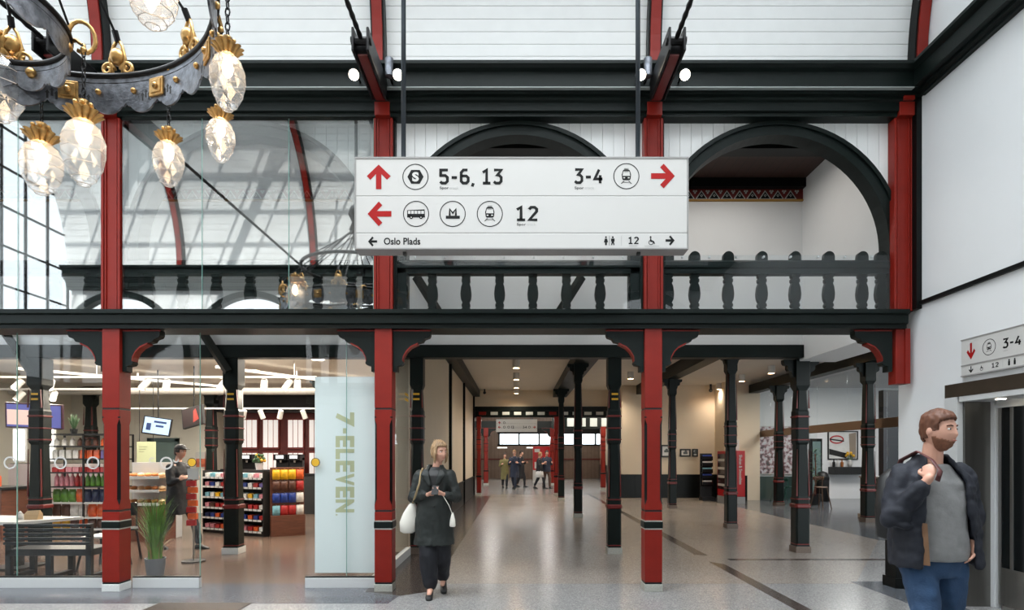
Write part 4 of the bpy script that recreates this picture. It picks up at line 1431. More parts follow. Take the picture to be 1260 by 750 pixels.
def pendant(x, y, ztop, zbot, D, zhang, hang, label):
    """cone shaped cut glass lamp: ztop = top of its finial, zbot = tip of the glass"""
    t = thing('pendant_lamp', label, 'lamp', (x, y, zhang), 'cut glass lamps of the chandelier')
    r = D / 2
    tilt = Matrix.Rotation(R(7), 3, Vector((.7, -.7, 0)))
    Hc = .30 * D * 1.9
    zn = ztop - Hc            # neck, where the glass starts
    H = zn - zbot
    prof = [(.40, 1.0), (.72, .90), (.98, .70), (1.0, .50), (.84, .28), (.56, .09), (.30, .0)]
    n = 10
    rings = []
    for i, (q, s_) in enumerate(prof):
        off = (i % 2) * pi / n
        rings.append([Vector((x, y, zbot + H * s_)) + Vector((q * r * cos(2 * pi * j / n + off), q * r * sin(2 * pi * j / n + off), 0)) for j in range(n)])
    mb = MB()
    vs = [p for rg in rings for p in rg]
    fs = []
    for i in range(len(rings) - 1):
        for j in range(n):
            a, b = i * n + j, i * n + (j + 1) % n
            if i % 2 == 0:
                c, d = (i + 1) * n + j, (i + 1) * n + (j - 1) % n
                fs += [(a, b, c), (a, c, d)]
            else:
                c, d = (i + 1) * n + j, (i + 1) * n + (j + 1) % n
                fs += [(a, b, d), (a, d, c)]
    fs.append(tuple((len(rings) - 1) * n + j for j in range(n)))
    mb.add(vs, fs)
    mb.build('glass_shade', LAMPG, t)
    # lead lines of the facets
    mb = MB()
    for i in range(len(rings)):
        mb.tube(rings[i], D * .010, 4, closed=True)
    mb.build('shade_ribs', mat('shade_rib', (226, 214, 200), 0.25, 0.3), t)
    MB().lathe([(.02 * D, zn - .05 * D), (.11 * D, zn - .18 * D), (.16 * D, zn - .38 * D), (.13 * D, zn - .55 * D), (.04 * D, zn - .66 * D)], (x, y, 0), 12).build('bulb', GLOW, t, smooth=True)
    # fluted brass crown flaring upward
    mb = MB()
    rings = []
    N = 72
    for q, z in ((.40, -.03), (.46, .02), (.60, .18), (.82, .34), (.86, .37), (.80, .36), (.50, .2), (.2, .12)):
        rg = []
        for j in range(N):
            a = 2 * pi * j / N
            fl = (.84 + .22 * abs(sin(a * 6)) ** .6) if q > .42 else 1
            rg.append((x + q * r * fl * cos(a), y + q * r * fl * sin(a), zn + z * Hc * 1.0 + ((fl - .95) * .12 * Hc if q > .7 else 0)))
        rings.append(rg)
    mb.loft(rings)
    mb.build('crown', BRASS, t, smooth='auto')
    mb = MB().lathe([(.20 * r, zn + .1 * Hc), (.20 * r, zn + .45 * Hc), (.40 * r, zn + .62 * Hc), (.18 * r, zn + .82 * Hc), (.26 * r, zn + .92 * Hc), (.05 * r, zn + Hc)], (x, y, 0), 10)
    for k in range(6):
        a = 2 * pi * k / 6
        mb.ball((x + .38 * r * cos(a), y + .38 * r * sin(a), zn + .72 * Hc), .13 * r, 6)
    mb.build('finial', BRASS, t, smooth=True)
    # chain links
    z = ztop - .01
    mb = MB()
    k = 0
    while z < zhang:
        pts = []
        for j in range(8):
            a = 2 * pi * j / 8
            u, v = .012 * cos(a), .026 * sin(a)
            pts.append((x + (u if k % 2 else 0), y + (0 if k % 2 else u), z + .02 + v))
        mb.tube(pts, .0045, 4, closed=True)
        z += .04
        k += 1
    mb.build('chain', IRON, t)
    h = Vector(hang)
    top = Vector((x, y, zhang))
    mid = (h + top) / 2 + Vector((0, 0, .05))
    MB().tube([h, h * .6 + mid * .4 + Vector((0, 0, .02)), mid, mid * .4 + top * .6 + Vector((0, 0, .015)), top + Vector((0, 0, .03)), top], .013, 6).ball(top, .02, 8).build('hook', BRASS, t, smooth=True)
    d = bpy.data.lights.new('lamp_glow', 'POINT')
    d.energy = 4
    d.color = (1, .82, .6)
    d.shadow_soft_size = .03
    o = bpy.data.objects.new('lamp_glow', d)
    COL.objects.link(o)
    o.location = (x, y, zn - .4 * D)


def ringpt(a, r=RA, cx=CX, cy=CY, z=CH - .02):
    return (cx + r * cos(R(a)), cy + r * sin(R(a)), z)


LAMPS = [
    (280, 3.70, 44, 135, .215, 4.66, ringpt(14), 'cut glass pendant lamp with brass crown, upper one at the chandelier right edge'),
    (271.5, 4.15, 128, 198, .195, 4.60, ringpt(32), 'cut glass pendant lamp with brass crown, lower one at the chandelier right edge'),
    (207.5, 4.74, 155, 228, .235, 4.62, ringpt(67), 'smaller cut glass pendant lamp hanging right of the red column'),
    (103, 4.30, 122, 227, .285, 4.56, ringpt(36, RB, BX, BY), 'large cut glass pendant lamp just left of the red column'),
    (51, 4.72, 150, 238, .30, 4.60, ringpt(110), 'cut glass pendant lamp hanging lowest and second from the left frame edge'),
    (2, 4.62, 38, 148, .34, 4.60, ringpt(112, RB, BX, BY), 'large cut glass pendant lamp cut off by the left edge of the view'),
    (188, 3.85, -62, 33, .30, 5.38, ringpt(30, RU, z=ZU), 'large cut glass pendant lamp at the top edge, between the two suspension rods'),
]
for px, Z, yt, yb, D, zh, hg, lb in LAMPS:
    Z *= S_
    pendant(PX(px, Z), Z, PH(yt, Z), PH(yb, Z), D * S_, CH + (zh - 4.65) * S_, hg, lb)

# ================================================================== SHOP, LEFT
rnd = random.Random(7)
PAL = {'red': (176, 40, 40), 'yellow': (236, 180, 30), 'blue': (32, 60, 140), 'white': (226, 224, 218), 'green': (92, 140, 52), 'orange': (224, 96, 40), 'purple': (112, 96, 160), 'brown': (92, 56, 42), 'pink': (214, 140, 150), 'dark blue': (24, 36, 74), 'teal': (120, 176, 190)}
PM = {}
for k, c in PAL.items():
    PM[k] = mat('wrap_' + k.replace(' ', '_'), c, 0.35, vary=0.25, scale=14)
LIDM = mat('lid_white', (230, 228, 224), 0.4)


def bag_mb(w_, h, d):
    """pillow-shaped snack bag with crimped ends, standing, base at z = 0"""
    rings = []
    for z, a, b in ((0, .92, .06), (.05, .96, .10), (.10, .98, .5), (.3, 1, .95), (.55, 1, 1), (.8, .98, .7), (.92, .96, .18), (.95, .96, .08), (1, .94, .06)):
        rg = []
        for j in range(14):
            t = 2 * pi * j / 14
            cx_, cy_ = cos(t), sin(t)
            rg.append((w_ / 2 * a * (abs(cx_) ** .6) * (1 if cx_ >= 0 else -1), d / 2 * b * cy_, z * h))
        rings.append(rg)
    return MB().loft(rings)


def pack_mb(w_, h, d):
    return MB().box(-w_ / 2, -d / 2, 0, w_ / 2, d / 2, h * .9).prism([(-w_ / 2, h * .9), (w_ / 2, h * .9), (w_ / 2 * .9, h), (-w_ / 2 * .9, h)], lambda u, v, t: (u, t, v), -d * .35, d * .35)


def bottle_mb(r, h):
    return MB().lathe([(r * .9, 0), (r, h * .03), (r, h * .3), (r * .92, h * .45), (r, h * .6), (r * .75, h * .76), (r * .36, h * .86), (r * .36, h * .9), (r * .42, h * .9), (r * .42, h), (r * .2, h)], n=12)


PROTO = {}


def goods(kind, name, color, dims, loc, rz, label, cat, group, smooth=False):
    key = (kind, color, dims)
    if key in PROTO:
        o = PROTO[key].copy()
        COL.objects.link(o)
    else:
        mb = {'bag': bag_mb, 'pack': pack_mb, 'bottle': bottle_mb}[kind](*dims)
        o = mb.build(name, PM[color], smooth='auto' if smooth else False)
        PROTO[key] = o
    o.name = name
    loc = Vector(loc) + Vector((0, 0, .0015))
    o.location = loc
    o.rotation_euler = (0, 0, rz)
    ORG[o.name] = Vector(loc)
    return tag(o, label, cat, group)


# --- sweets rack turned to the left of the view
K = Vector((-4.83, 10.95, 0))
L_ = Vector((-6.36, 11.70, 0))
ux = (K - L_).normalized()
uy = Vector((-ux.y, ux.x, 0))
W_ = (K - L_).length
ang = math.atan2(ux.y, ux.x)


def lp(a, b, c):
    return L_ + ux * a + uy * b + Vector((0, 0, c))


def lbox(mb, a0, b0, c0, a1, b1, c1, mi=0):
    vs = [lp(a, b, c) for c in (c0, c1) for b in (b0, b1) for a in (a0, a1)]
    return mb.add(vs, [(0, 2, 3, 1), (4, 5, 7, 6), (0, 1, 5, 4), (1, 3, 7, 5), (3, 2, 6, 7), (2, 0, 4, 6)], mi)


rk = thing('sweets_rack', 'low black shop rack with six lipped shelves full of sweets', 'rack', lp(W_ / 2, .25, 0))
SHZ = [.10, .32, .52, .73, .94, 1.12]
lbox(MB(), 0, .40, 0, W_, .46, 1.27).build('back_panel', BLACK, rk)
lbox(MB(), 0, .06, 0, W_, .40, .08).build('base', BLACK, rk)
for a_ in (-.02, W_):
    lbox(MB(), a_, .02, 0, a_ + .02, .46, 1.25).build('side_panel', BLACK, rk)
for z in SHZ:
    s_ = lbox(MB(), 0, 0, z - .02, W_, .40, z).build('shelf', BLACK, rk)
    mb = MB()
    for k in range(14):
        lbox(mb, W_ * k / 14 + .012, -.008, z - .032, W_ * (k + 1) / 14 - .012, 0, z + .004)
    mb.build('price_rail', SIGNW, s_)
cols = list(PAL)
rows = ['bottom', 'second lowest', 'third lowest', 'third highest', 'second highest', 'top']
pick = [['pink', 'red', 'white', 'orange', 'red', 'pink'], ['blue', 'dark blue', 'orange', 'red', 'blue', 'orange'], ['red', 'brown', 'pink', 'brown', 'white', 'red'], ['teal', 'yellow', 'white', 'teal', 'purple', 'pink'], ['purple', 'red', 'white', 'blue', 'pink', 'teal'], ['white', 'white', 'pink', 'white', 'teal', 'white']]
for r_, z in enumerate(SHZ):
    for k in range(11):
        c = pick[r_][(k * 5 + r_) % 6]
        a = .07 + (W_ - .14) * k / 10
        goods('pack', 'sweets_packet', c, (.115, .085, .24), lp(a, .17, z), ang, '%s sweets packet, %s from left on the %s shelf of the black rack' % (c, ORD[k], rows[r_]), 'packet', 'sweets packets on the black rack')

# --- snack bag display at the end of the rack
E0, E1 = Vector((-4.66, 10.97, 0)), Vector((-4.14, 11.32, 0))
ex = (E1 - E0).normalized()
ey = Vector((-ex.y, ex.x, 0))
EW = (E1 - E0).length
eang = math.atan2(ex.y, ex.x)


def ep(a, b, c):
    return E0 + ex * a + ey * b + Vector((0, 0, c))


def ebox(mb, a0, b0, c0, a1, b1, c1, mi=0):
    vs = [ep(a, b, c) for c in (c0, c1) for b in (b0, b1) for a in (a0, a1)]
    return mb.add(vs, [(0, 2, 3, 1), (4, 5, 7, 6), (0, 1, 5, 4), (1, 3, 7, 5), (3, 2, 6, 7), (2, 0, 4, 6)], mi)


ds = thing('snack_display', 'brown wooden display board with snack bags on hooks, near the shop entrance', 'display stand', ep(EW / 2, .2, 0))
ebox(MB(), 0, 0, 0, EW, .12, .40).build('base', WOODB, ds, bevel=.004)
ebox(MB(), 0, .08, .40, EW, .12, 1.32).build('board', WOODB, ds, bevel=.004)
BAGS = [(1.09, ['yellow', 'yellow', 'yellow', 'orange']), (.87, ['brown', 'brown', 'brown', 'red']), (.64, ['blue', 'blue', 'blue', 'white']), (.40, ['teal', 'red', 'red', 'white'])]
for r_, (z, cs) in enumerate(BAGS):
    h_ = MB()
    for k in range(4):
        h_.tube([ep(.10 + .145 * k, .10, z + .20), ep(.10 + .145 * k, -.04, z + .20)], .005, 6)
    h_.build('hook_row', STEEL, ds)
    for k, c in enumerate(cs):
        goods('bag', 'snack_bag', c, (.14, .19, .07), ep(.10 + .145 * k, .038, z), eang, '%s snack bag, %s from the left in the %s hook row of the wooden display' % (c, ORD[k], ['top', 'second', 'third', 'lowest'][r_]), 'snack bag', 'snack bags on the wooden display', True)

# --- wall shelf with drinks and crisps, left
SX0, SX1, SY = -9.25, -7.85, 11.4
sh = thing('shop_shelf', 'tall black framed shop shelf with bottles and crisp bags behind the white table', 'shelf', ((SX0 + SX1) / 2, SY + .2, 0))
ZS_ = [.10, .33, .62, .94, 1.22, 1.49, 1.74]
for z in ZS_ + [1.98]:
    MB().box(SX0, SY, z - .025, SX1, SY + .45, z).build('shelf_board', BLACK if z > .9 else STEELW, sh)
for x in (SX0, SX1, (SX0 + SX1) / 2):
    MB().box(x - .015, SY, 0, x + .015, SY + .03, 1.98).box(x - .015, SY + .42, 0, x + .015, SY + .45, 1.98).build('post', BLACK, sh)
def shrow(n, z, kind, name, cs, dims, what, cat, rowname):
    for k in range(n):
        c = cs[k * len(cs) // n]
        x = SX0 + .08 + (SX1 - SX0 - .16) * k / (n - 1)
        goods(kind, name, c, dims, (x, SY + .14, z), 0, '%s %s, %s from the left on the %s of the tall shelf' % (c, what, ORD[k], rowname), cat, 'goods on the tall black shelf', kind != 'pack')


shrow(13, .94, 'bottle', 'drink_bottle', ['pink', 'pink', 'red', 'green', 'green', 'purple', 'purple'], (.045, .25), 'bottle', 'bottle', 'middle board')
shrow(9, .62, 'bag', 'crisp_bag', ['green', 'green', 'orange', 'dark blue', 'dark blue', 'teal', 'blue'], (.15, .26, .10), 'crisp bag', 'crisp bag', 'third board')
shrow(8, .33, 'bag', 'crisp_bag', ['brown', 'white', 'white', 'orange', 'white', 'purple'], (.17, .25, .10), 'crisp bag', 'crisp bag', 'second board')
shrow(8, .10, 'bag', 'crisp_bag', ['yellow', 'brown', 'orange', 'brown', 'dark blue', 'blue'], (.16, .20, .10), 'crisp bag', 'crisp bag', 'lowest board')
shrow(10, 1.22, 'pack', 'biscuit_packet', ['red', 'pink', 'red', 'red', 'pink'], (.11, .10, .12), 'biscuit packet', 'packet', 'fourth highest board')
shrow(10, 1.49, 'pack', 'carton', ['white', 'white', 'orange', 'orange', 'purple', 'white'], (.10, .17, .12), 'carton', 'carton', 'third highest board')
shrow(9, 1.74, 'bottle', 'jar', ['white', 'white', 'brown', 'brown', 'orange', 'brown'], (.05, .16), 'jar', 'jar', 'second highest board')


def spiky_plant(x, y, z, h, label, n=14):
    t = thing('pot_plant', label, 'plant', (x, y, z))
    MB().lathe([(.05, z), (.07, z + .10), (.062, z + .10), (.05, z + .085)], (x, y, 0), 14).build('pot', BLACK, t, smooth='auto')
    mb = MB()
    for k in range(n):
        a = k * 2.4
        s = .35 + .65 * ((k * 7) % n) / n
        e = Vector((cos(a), sin(a), 0))
        p0 = Vector((x, y, z + .08))
        pts = [p0 + e * (h * .45 * s * q) + Vector((0, 0, h * (1.2 - .5 * s) * (q - .25 * q * q * s))) for q in (0, .33, .66, 1)]
        mb.tube(pts, [(.018, .006), (.02, .006), (.014, .005), (.002, .001)], 6)
    mb.build('leaves', mat('agave_green', (56, 84, 52), 0.5, vary=.2), t, smooth=True)


spiky_plant(PX(91, 11.6), 11.6, 1.98, .34, 'small spiky plant in a black pot on top of the tall shelf')

# --- counter, lit boards, bakery case
ct = thing('shop_counter', 'dark red brown serving counter at the left behind the white table', 'counter', (-10.4, 10.8, 0))
MB().box(-11.8, 10.5, 0, -9.35, 11.2, .92).build('body', WOODB, ct, bevel=.006)
MB().box(-11.85, 10.45, .92, -9.30, 11.25, .97).build('counter_top', BLACK, ct, bevel=.005)
for k in range(4):
    MB().box(-11.6 + .55 * k, 10.47, .12, -11.12 + .55 * k, 10.5, .84).build('panel', mat('counter_red', (122, 40, 34), .5), ct)
for k in range(6):
    c = ['orange', 'white', 'brown', 'orange', 'white', 'orange'][k]
    goods('pack', 'carton', c, (.16, .20, .16), (-11.5 + .36 * k, 10.75, .97), .1 * k, '%s carton, %s from the left on the dark red counter' % (c, ORD[k]), 'carton', 'cartons on the dark red counter')
LIT = mat('lit_panel', (250, 250, 246), 0.5, emit=1.3)
for k, (a, b) in enumerate(((17, 30), (55, 66))):
    o = thing('lit_board', 'narrow lit white board, %s of the dark column behind the counter' % ('left' if k == 0 else 'right'), 'light panel', (PX((a + b) / 2, 12), 12, 1.5))
    MB().box(PX(a, 12), 11.98, PH(566, 12), PX(b, 12), 12.0, PH(528, 12)).build('face', LIT, o)
    MB().box(PX(a, 12) - .02, 12.0, PH(568, 12), PX(b, 12) + .02, 12.04, PH(526, 12)).build('frame', STEELW, o)
    MB().box(PX((a + b) / 2, 12) - .01, 12.0, PH(526, 12), PX((a + b) / 2, 12) + .01, 12.02, 3.25).build('hanger', STEEL, o)
o = thing('tiled_counter', 'white panelled back counter with dark seams behind the dark column at left', 'counter', (-9.7, 12.6, 0))
for k in range(4):
    for j in range(2):
        MB().box(-10.9 + .52 * k, 12.4, .15 + .62 * j, -10.9 + .52 * k + .50, 12.8, .75 + .62 * j).build('panel', mat('panel_blush', (222, 208, 206), .5), o, bevel=.004)
MB().box(-10.95, 12.38, 0, -8.8, 12.85, .15).box(-10.9, 12.45, .15, -8.85, 12.8, 1.38).build('carcass', BLACK, o)

bk = thing('bakery_case', 'white bakery case with bread on slanted shelves behind the tall grasses', 'display case', (-6.85, 10.6, 0))
bx0, bx1 = -7.25, -6.42
MB().box(bx0, 10.9, 0, bx1, 11.1, 1.42).build('back_panel', STEELW, bk)
MB().box(bx0, 10.4, 0, bx1, 10.9, .62).build('base', WOODB, bk)
for x in (bx0, bx1 - .02):
    MB().box(x, 10.4, .62, x + .02, 10.9, 1.40).build('side_glass', GLASS, bk)
for z in (.68, .92, 1.16):
    s_ = MB().box(bx0 + .02, 10.42, z - .02, bx1 - .02, 10.9, z).build('shelf', WOODL, bk)
    MB().box(bx0 + .02, 10.40, z - .035, bx1 - .02, 10.42, z + .015).build('price_rail', SIGNW, s_)
    for k in range(6):
        x = bx0 + .10 + .128 * k
        o = MB().ball((0, 0, .035), (.052, .09, .036), 10).build('bread_roll', mat('bread_%d' % (k % 3), [(196, 140, 84), (170, 110, 60), (222, 190, 150)][k % 3], .6, vary=.2), smooth=True)
        o.location = (x, 10.62, z + .0025)
        tag(o, '%s bread roll, %s from the left on the %s shelf of the bakery case' % (['golden', 'brown', 'pale'][k % 3], ORD[k], {.68: 'lowest', .92: 'middle', 1.16: 'top'}[z]), 'bread', 'bread rolls in the bakery case')

# strip stand with red packets at the glass edge
st = thing('packet_stand', 'slim floor stand of red packets beside the shop entrance glass edge', 'display stand', (-4.72, 8.45, 0))
MB().lathe([(.16, 0), (.16, .02), (.03, .03)], (-4.72, 8.45, 0), 18).build('base', BLACK, st)
MB().tube([(-4.72, 8.45, .02), (-4.72, 8.45, 1.36)], .014, 8).build('pole', STEEL, st)
MB().box(-4.80, 8.435, 1.20, -4.64, 8.447, 1.36).build('sign_card', SIGNW, st)
for k in range(7):
    goods('pack', 'red_packet', 'orange' if k % 2 else 'red', (.13, .085, .04), (-4.72 + (.01 if k % 2 else -.01), 8.41, 1.10 - .095 * k), 0, '%s packet, %s from the top on the slim stand' % ('orange' if k % 2 else 'red', ORD[k]), 'packet', 'packets on the slim stand')

# hanging screens
def screen(x, y, z, w_, h, yaw, roll, pitch, top, label, face, frame=BLACK):
    t = thing('hanging_screen', label, 'screen', (x, y, z))
    M = Matrix.Rotation(R(yaw), 3, 'Z') @ Matrix.Rotation(R(pitch), 3, 'X') @ Matrix.Rotation(R(roll), 3, 'Y')
    MB().obox((x, y, z), (w_, .06, h), M).build('case', frame, t, bevel=.006)
    MB().obox(Vector((x, y, z)) + M @ Vector((0, -.031, 0)), (w_ - .05, .004, h - .05), M).build('display', face, t)
    if top:
        MB().tube([Vector((x, y, z)) + M @ Vector((0, .02, h * .3)), (x, y + .02, top)], .014, 6).build('hanger', BLACK, t)
    return t, M


def scr_mat(name, c, e):
    return mat(name, c, .3, vary=.35, scale=5, emit=0) if not e else emis(name, c, e)


def emis(name, c, e):
    m = mat(name, c, .3, emit=e)
    return m


t, M = screen(PX(43, 10.2), 10.2, PH(511.5, 10.2), .86, .44, 14, 2, 6, 3.25, 'wide hanging menu screen behind the dark column left of the red column', emis('screen_mauve', (92, 96, 160), .45), mat('screen_frame', (60, 28, 40), .4))
mb = MB()
for k, (a, b, c, d) in enumerate(((-.40, -.16, -.02, .10), (-.02, -.14, .22, .04))):
    pts = [Vector((PX(43, 10.2), 10.2, PH(511.5, 10.2))) + M @ Vector((u, -.034, v)) for u, v in ((a, b), (c, b), (c, d), (a, d))]
    mb.add(pts, [(0, 1, 2, 3)])
mb.build('menu_panel', emis('screen_cream', (220, 186, 176), .6), t)
t, M = screen(PX(193.5, 11.5), 11.5, PH(524, 11.5), .50, .36, 18, 8, -4, 3.25, 'small hanging screen with a bluish picture above the bakery case', emis('screen_blue', (150, 178, 214), .75))
mb = MB()
for (a, b, c, d) in ((-.18, -.10, -.10, .04), (-.06, .06, .16, .10), (-.02, -.02, .12, .02)):
    mb.add([Vector((PX(193.5, 11.5), 11.5, PH(524, 11.5))) + M @ Vector((u, -.034, v)) for u, v in ((a, b), (c, b), (c, d), (a, d))], [(0, 1, 2, 3)])
mb.build('picture_block', mat('screen_navy', (40, 60, 110), .4), t)
t, M = screen(PX(238, 11.0), 11.0, PH(512.5, 11.0), .50, .38, -18, -12, -6, 3.25, 'dark hanging screen with a red picture, tilted, above the shop entrance glass', emis('screen_dark', (44, 24, 24), .3))
mb = MB()
mb.add([Vector((PX(238, 11), 11.0, PH(512.5, 11))) + M @ Vector((u, -.034, v)) for u, v in ((.02, -.12), (.16, -.08), (.10, .14), (.04, .10))], [(0, 1, 2, 3)])
mb.build('picture_block', emis('screen_red', (170, 60, 50), .4), t)

# pale notice board, grey door, red window wall
o = thing('notice_board', 'pale yellow green board hanging left of the grey door in the shop', 'board', (PX(180, 13), 13, 1.5))
MB().box(PX(169, 13), 12.98, PH(575, 13), PX(192, 13), 13.0, PH(543, 13)).build('face', mat('board_pale', (206, 214, 172), .5), o)
MB().tube([(PX(172, 13), 12.99, PH(544, 13)), (PX(172, 13), 12.99, 3.25)], .008, 6).tube([(PX(189, 13), 12.99, PH(544, 13)), (PX(189, 13), 12.99, 3.25)], .008, 6).build('cords', BLACK, o)
mb = MB()
for k in range(3):
    mb.box(PX(172, 13), 12.975, PH(549 + 3 * k, 13) - .008, PX(182 - k * 2, 13), 12.98, PH(549 + 3 * k, 13))
mb.build('writing', mat('ink_grey', (120, 124, 100), .5), o)
d0, d1 = PX(183, 15.6), PX(221, 15.6)
o = struct(MB().box(d0, 15.52, 0, d0 + .09, 15.6, 2.0).box(d1 - .09, 15.52, 0, d1, 15.6, 2.0).box(d0, 15.52, 1.92, d1, 15.6, 2.02).box(d0, 15.52, 0, d1, 15.58, .3).build('door_1', mat('door_grey', (72, 92, 92), .4)))
p_ = MB().box(d0 + .09, 15.56, .3, d1 - .09, 15.58, 1.92).build('door_pane', mat('door_pane', (104, 128, 126), .15))
p_.parent = o
mb = MB().box(-8.2, 16.40, 0, -4.6, 16.5, 2.9)
struct(mb.build('wall_red', mat('red_brown_wall', (108, 40, 34), .5, vary=.15)))
k = 0
for cx_ in (-7.55, -6.95, -6.25, -5.65):
    for z0, z1 in ((.95, 1.62), (1.78, 2.55)):
        k += 1
        f_ = struct(MB().box(cx_ - .24, 16.34, z0 - .05, cx_ + .24, 16.40, z1 + .05).build('window_%d' % (10 + k), mat('red_brown_frame', (126, 46, 40), .45)))
        g_ = MB()
        for s in (-1, 0, 1):
            g_.box(cx_ + s * .145 - .06, 16.32, z0, cx_ + s * .145 + .06, 16.345, z1)
        q = g_.build('window_pane', mat('pane_white_glow', (232, 226, 222), .3, emit=.55))  # panes glow in place of a lit room behind them
        q.parent = f_

# ceiling of the shop: ducts, rails, track spots
for k, (y, z, r, lb) in enumerate(((13.6, 3.06, .085, 'thick pale ventilation duct across the shop ceiling'),)):
    tag(MB().tube([(-11.9, y, z), (-2.0, y, z)], r, 14).build('ceiling_duct', mat('duct_grey', (170, 166, 158), .45), smooth='auto', loc=(-6, y, z)), lb, 'duct', 'ducts under the shop ceiling')
rails = [(10.4, 2.94, -11.5, -3.6), (13.4, 2.62, -9.5, -3.2), (11.6, 2.86, -11.5, -7.4)]
for k, (y, z, a, b) in enumerate(rails):
    t = thing('lighting_rail', ['white lighting rail nearest the shop front', 'white lighting rail deepest in the shop, below the duct', 'white lighting rail over the left shop shelves'][k], 'lighting rail', ((a + b) / 2, y, z), 'lighting rails in the shop')
    MB().box(a, y - .02, z, b, y + .02, z + .035).build('rail', FIXT, t)
    for x in (a + .4, (a + b) / 2, b - .4):
        MB().tube([(x, y, z + .03), (x, y, 3.25)], .008, 6).build('hanger', FIXT, t)


def track_spot(x, y, z, dirv, label, power):
    t = thing('track_spotlight', label, 'spotlight', (x, y, z), 'white track spotlights in the shop')
    d = Vector(dirv).normalized()
    M = d.to_track_quat('Z', 'Y').to_matrix()
    c = Vector((x, y, z - .12))
    MB().lathe([(.03, -.11), (.055, -.10), (.06, .10), (.052, .10), (.05, .07)], c, 16, 0, M).build('housing', FIXT, t, smooth='auto')
    MB().lathe([(.050, .072), (.052, .094), (.004, .098)], c, 16, 0, M).build('lamp_face', GLOWW, t)
    MB().tube([(x, y, z), (x, y, z - .08)], .012, 6).box(x - .03, y - .03, z - .015, x + .03, y + .03, z).build('arm', FIXT, t)
    l_ = bpy.data.lights.new('track_spot_light', 'SPOT')
    l_.energy = power
    l_.spot_size = R(120)
    l_.spot_blend = .8
    l_.shadow_soft_size = .05
    l_.color = (1, .88, .72)
    o = bpy.data.objects.new('track_spot_light', l_)
    COL.objects.link(o)
    o.location = c + d * .12
    o.rotation_euler = d.to_track_quat('-Z', 'Y').to_euler()


spots = [(325, 0), (354, 0), (366, 0), (274, 0), (178, 0), (205, 0), (62, 0), (22, 0), (322, 1), (345, 1), (374, 1), (300, 1), (66, 2), (24, 2)]
cnt = [0, 0, 0]
rn = ['front lighting rail', 'deepest lighting rail', 'left lighting rail']
for px, r_ in sorted(spots, key=lambda q: (q[1], q[0])):
    y, z = rails[r_][0], rails[r_][1]
    x = PX(px, y)
    dv = ((.2 if cnt[r_] % 2 else -.3), -.55 if r_ != 1 else .3, -.8)
    track_spot(x, y, z, dv, 'white track spotlight, %s from the left on the %s of the shop' % (ORD[cnt[r_]], rn[r_]), 90)
    cnt[r_] += 1
area('shop_fill_light', (-6.0, 11.5, 3.2), (7, 4), 420, (1, .9, .78))  # broad fill light added under the ceiling, besides the track spots

# angled rails, recessed lights, machines and flowers further back
for k, (x0_, y0_, x1_, y1_) in enumerate(((-5.2, 10.0, -3.4, 12.6), (-8.8, 10.2, -6.4, 13.0))):
    o = tag(MB().obox(((x0_ + x1_) / 2, (y0_ + y1_) / 2, 3.08), (sqrt((x1_ - x0_) ** 2 + (y1_ - y0_) ** 2), .05, .05), Matrix.Rotation(math.atan2(y1_ - y0_, x1_ - x0_), 3, 'Z')).box((x0_ + x1_) / 2 - .01, (y0_ + y1_) / 2 - .01, 3.08, (x0_ + x1_) / 2 + .01, (y0_ + y1_) / 2 + .01, 3.25).build('ceiling_rail', FIXT, loc=(x0_, y0_, 3.1)), 'white rail slanting across the shop ceiling, %s of the dark column inside the entrance' % ['right', 'left'][k], 'lighting rail')
for k, px in enumerate((301, 312, 391, 220)):
    y = (9.9, 11.6, 10.2, 9.9)[k]
    o = tag(MB().lathe([(.11, 3.25), (.11, 3.235), (.02, 3.232)], (PX(px, y), y, 0), 20).build('recessed_light', LENS, loc=(PX(px, y), y, 3.24)), 'round recessed light in the shop ceiling, %s of four counted from the left' % ['second', 'third', 'fourth', 'first'][k], 'ceiling light', 'recessed lights of the shop')
cb = thing('coffee_counter', 'black back counter with coffee machines below the red framed windows', 'counter', (-6.3, 15.6, 0))
MB().box(-7.9, 15.3, 0, -4.6, 15.9, 1.02).build('body', BLACK, cb, bevel=.006)
MB().box(-7.95, 15.27, 1.02, -4.55, 15.92, 1.06).build('counter_top', IRON, cb)
for k, px in enumerate((303, 345, 362)):
    x = PX(px, 15.5)
    m_ = thing('coffee_machine', 'dark coffee machine on the black back counter, %s of three' % ['left', 'middle', 'right'][k], 'coffee machine', (x, 15.5, 1.06), 'coffee machines in the shop')
    MB().box(x - .17, 15.45, 1.061, x + .17, 15.8, 1.12).box(x - .17, 15.62, 1.12, x + .17, 15.8, 1.5).box(x - .17, 15.45, 1.42, x + .17, 15.8, 1.58).build('body', IRON, m_, bevel=.01)
    MB().lathe([(.025, 1.36), (.03, 1.42)], (x, 15.52, 0), 10).build('spout', STEEL, m_)
    MB().box(x - .1, 15.442, 1.47, x + .1, 15.45, 1.55).build('display', LIT, m_)
fx = -5.05
fb = thing('flower_bunch', 'green and yellow flower bunch on top of the black sweets rack', 'flowers', (fx, 11.3, 1.27))
MB().lathe([(.06, 1.27), (.08, 1.40), (.07, 1.40)], (fx, 11.35, 0), 12).build('pot', SIGNW, fb)
mb = MB()
for k in range(26):
    a = k * 2.4
    r = .03 + .10 * ((k * 7) % 26) / 26
    p_ = Vector((fx + r * cos(a), 11.35 + r * sin(a), 1.50 + .06 * sin(k * 1.7)))
    mb.tube([(fx, 11.35, 1.38), p_], .004, 4).ball(p_, .03, 6, 1 if k % 3 == 0 else 0)
mb.build('flowers', [mat('plant_green', (52, 86, 48), .5), YELLOW], fb)
mp = thing('meat_picture', 'small red brown food picture on the shop wall beside the walking person', 'picture', (PX(252, 15.5), 15.5, 1.6))
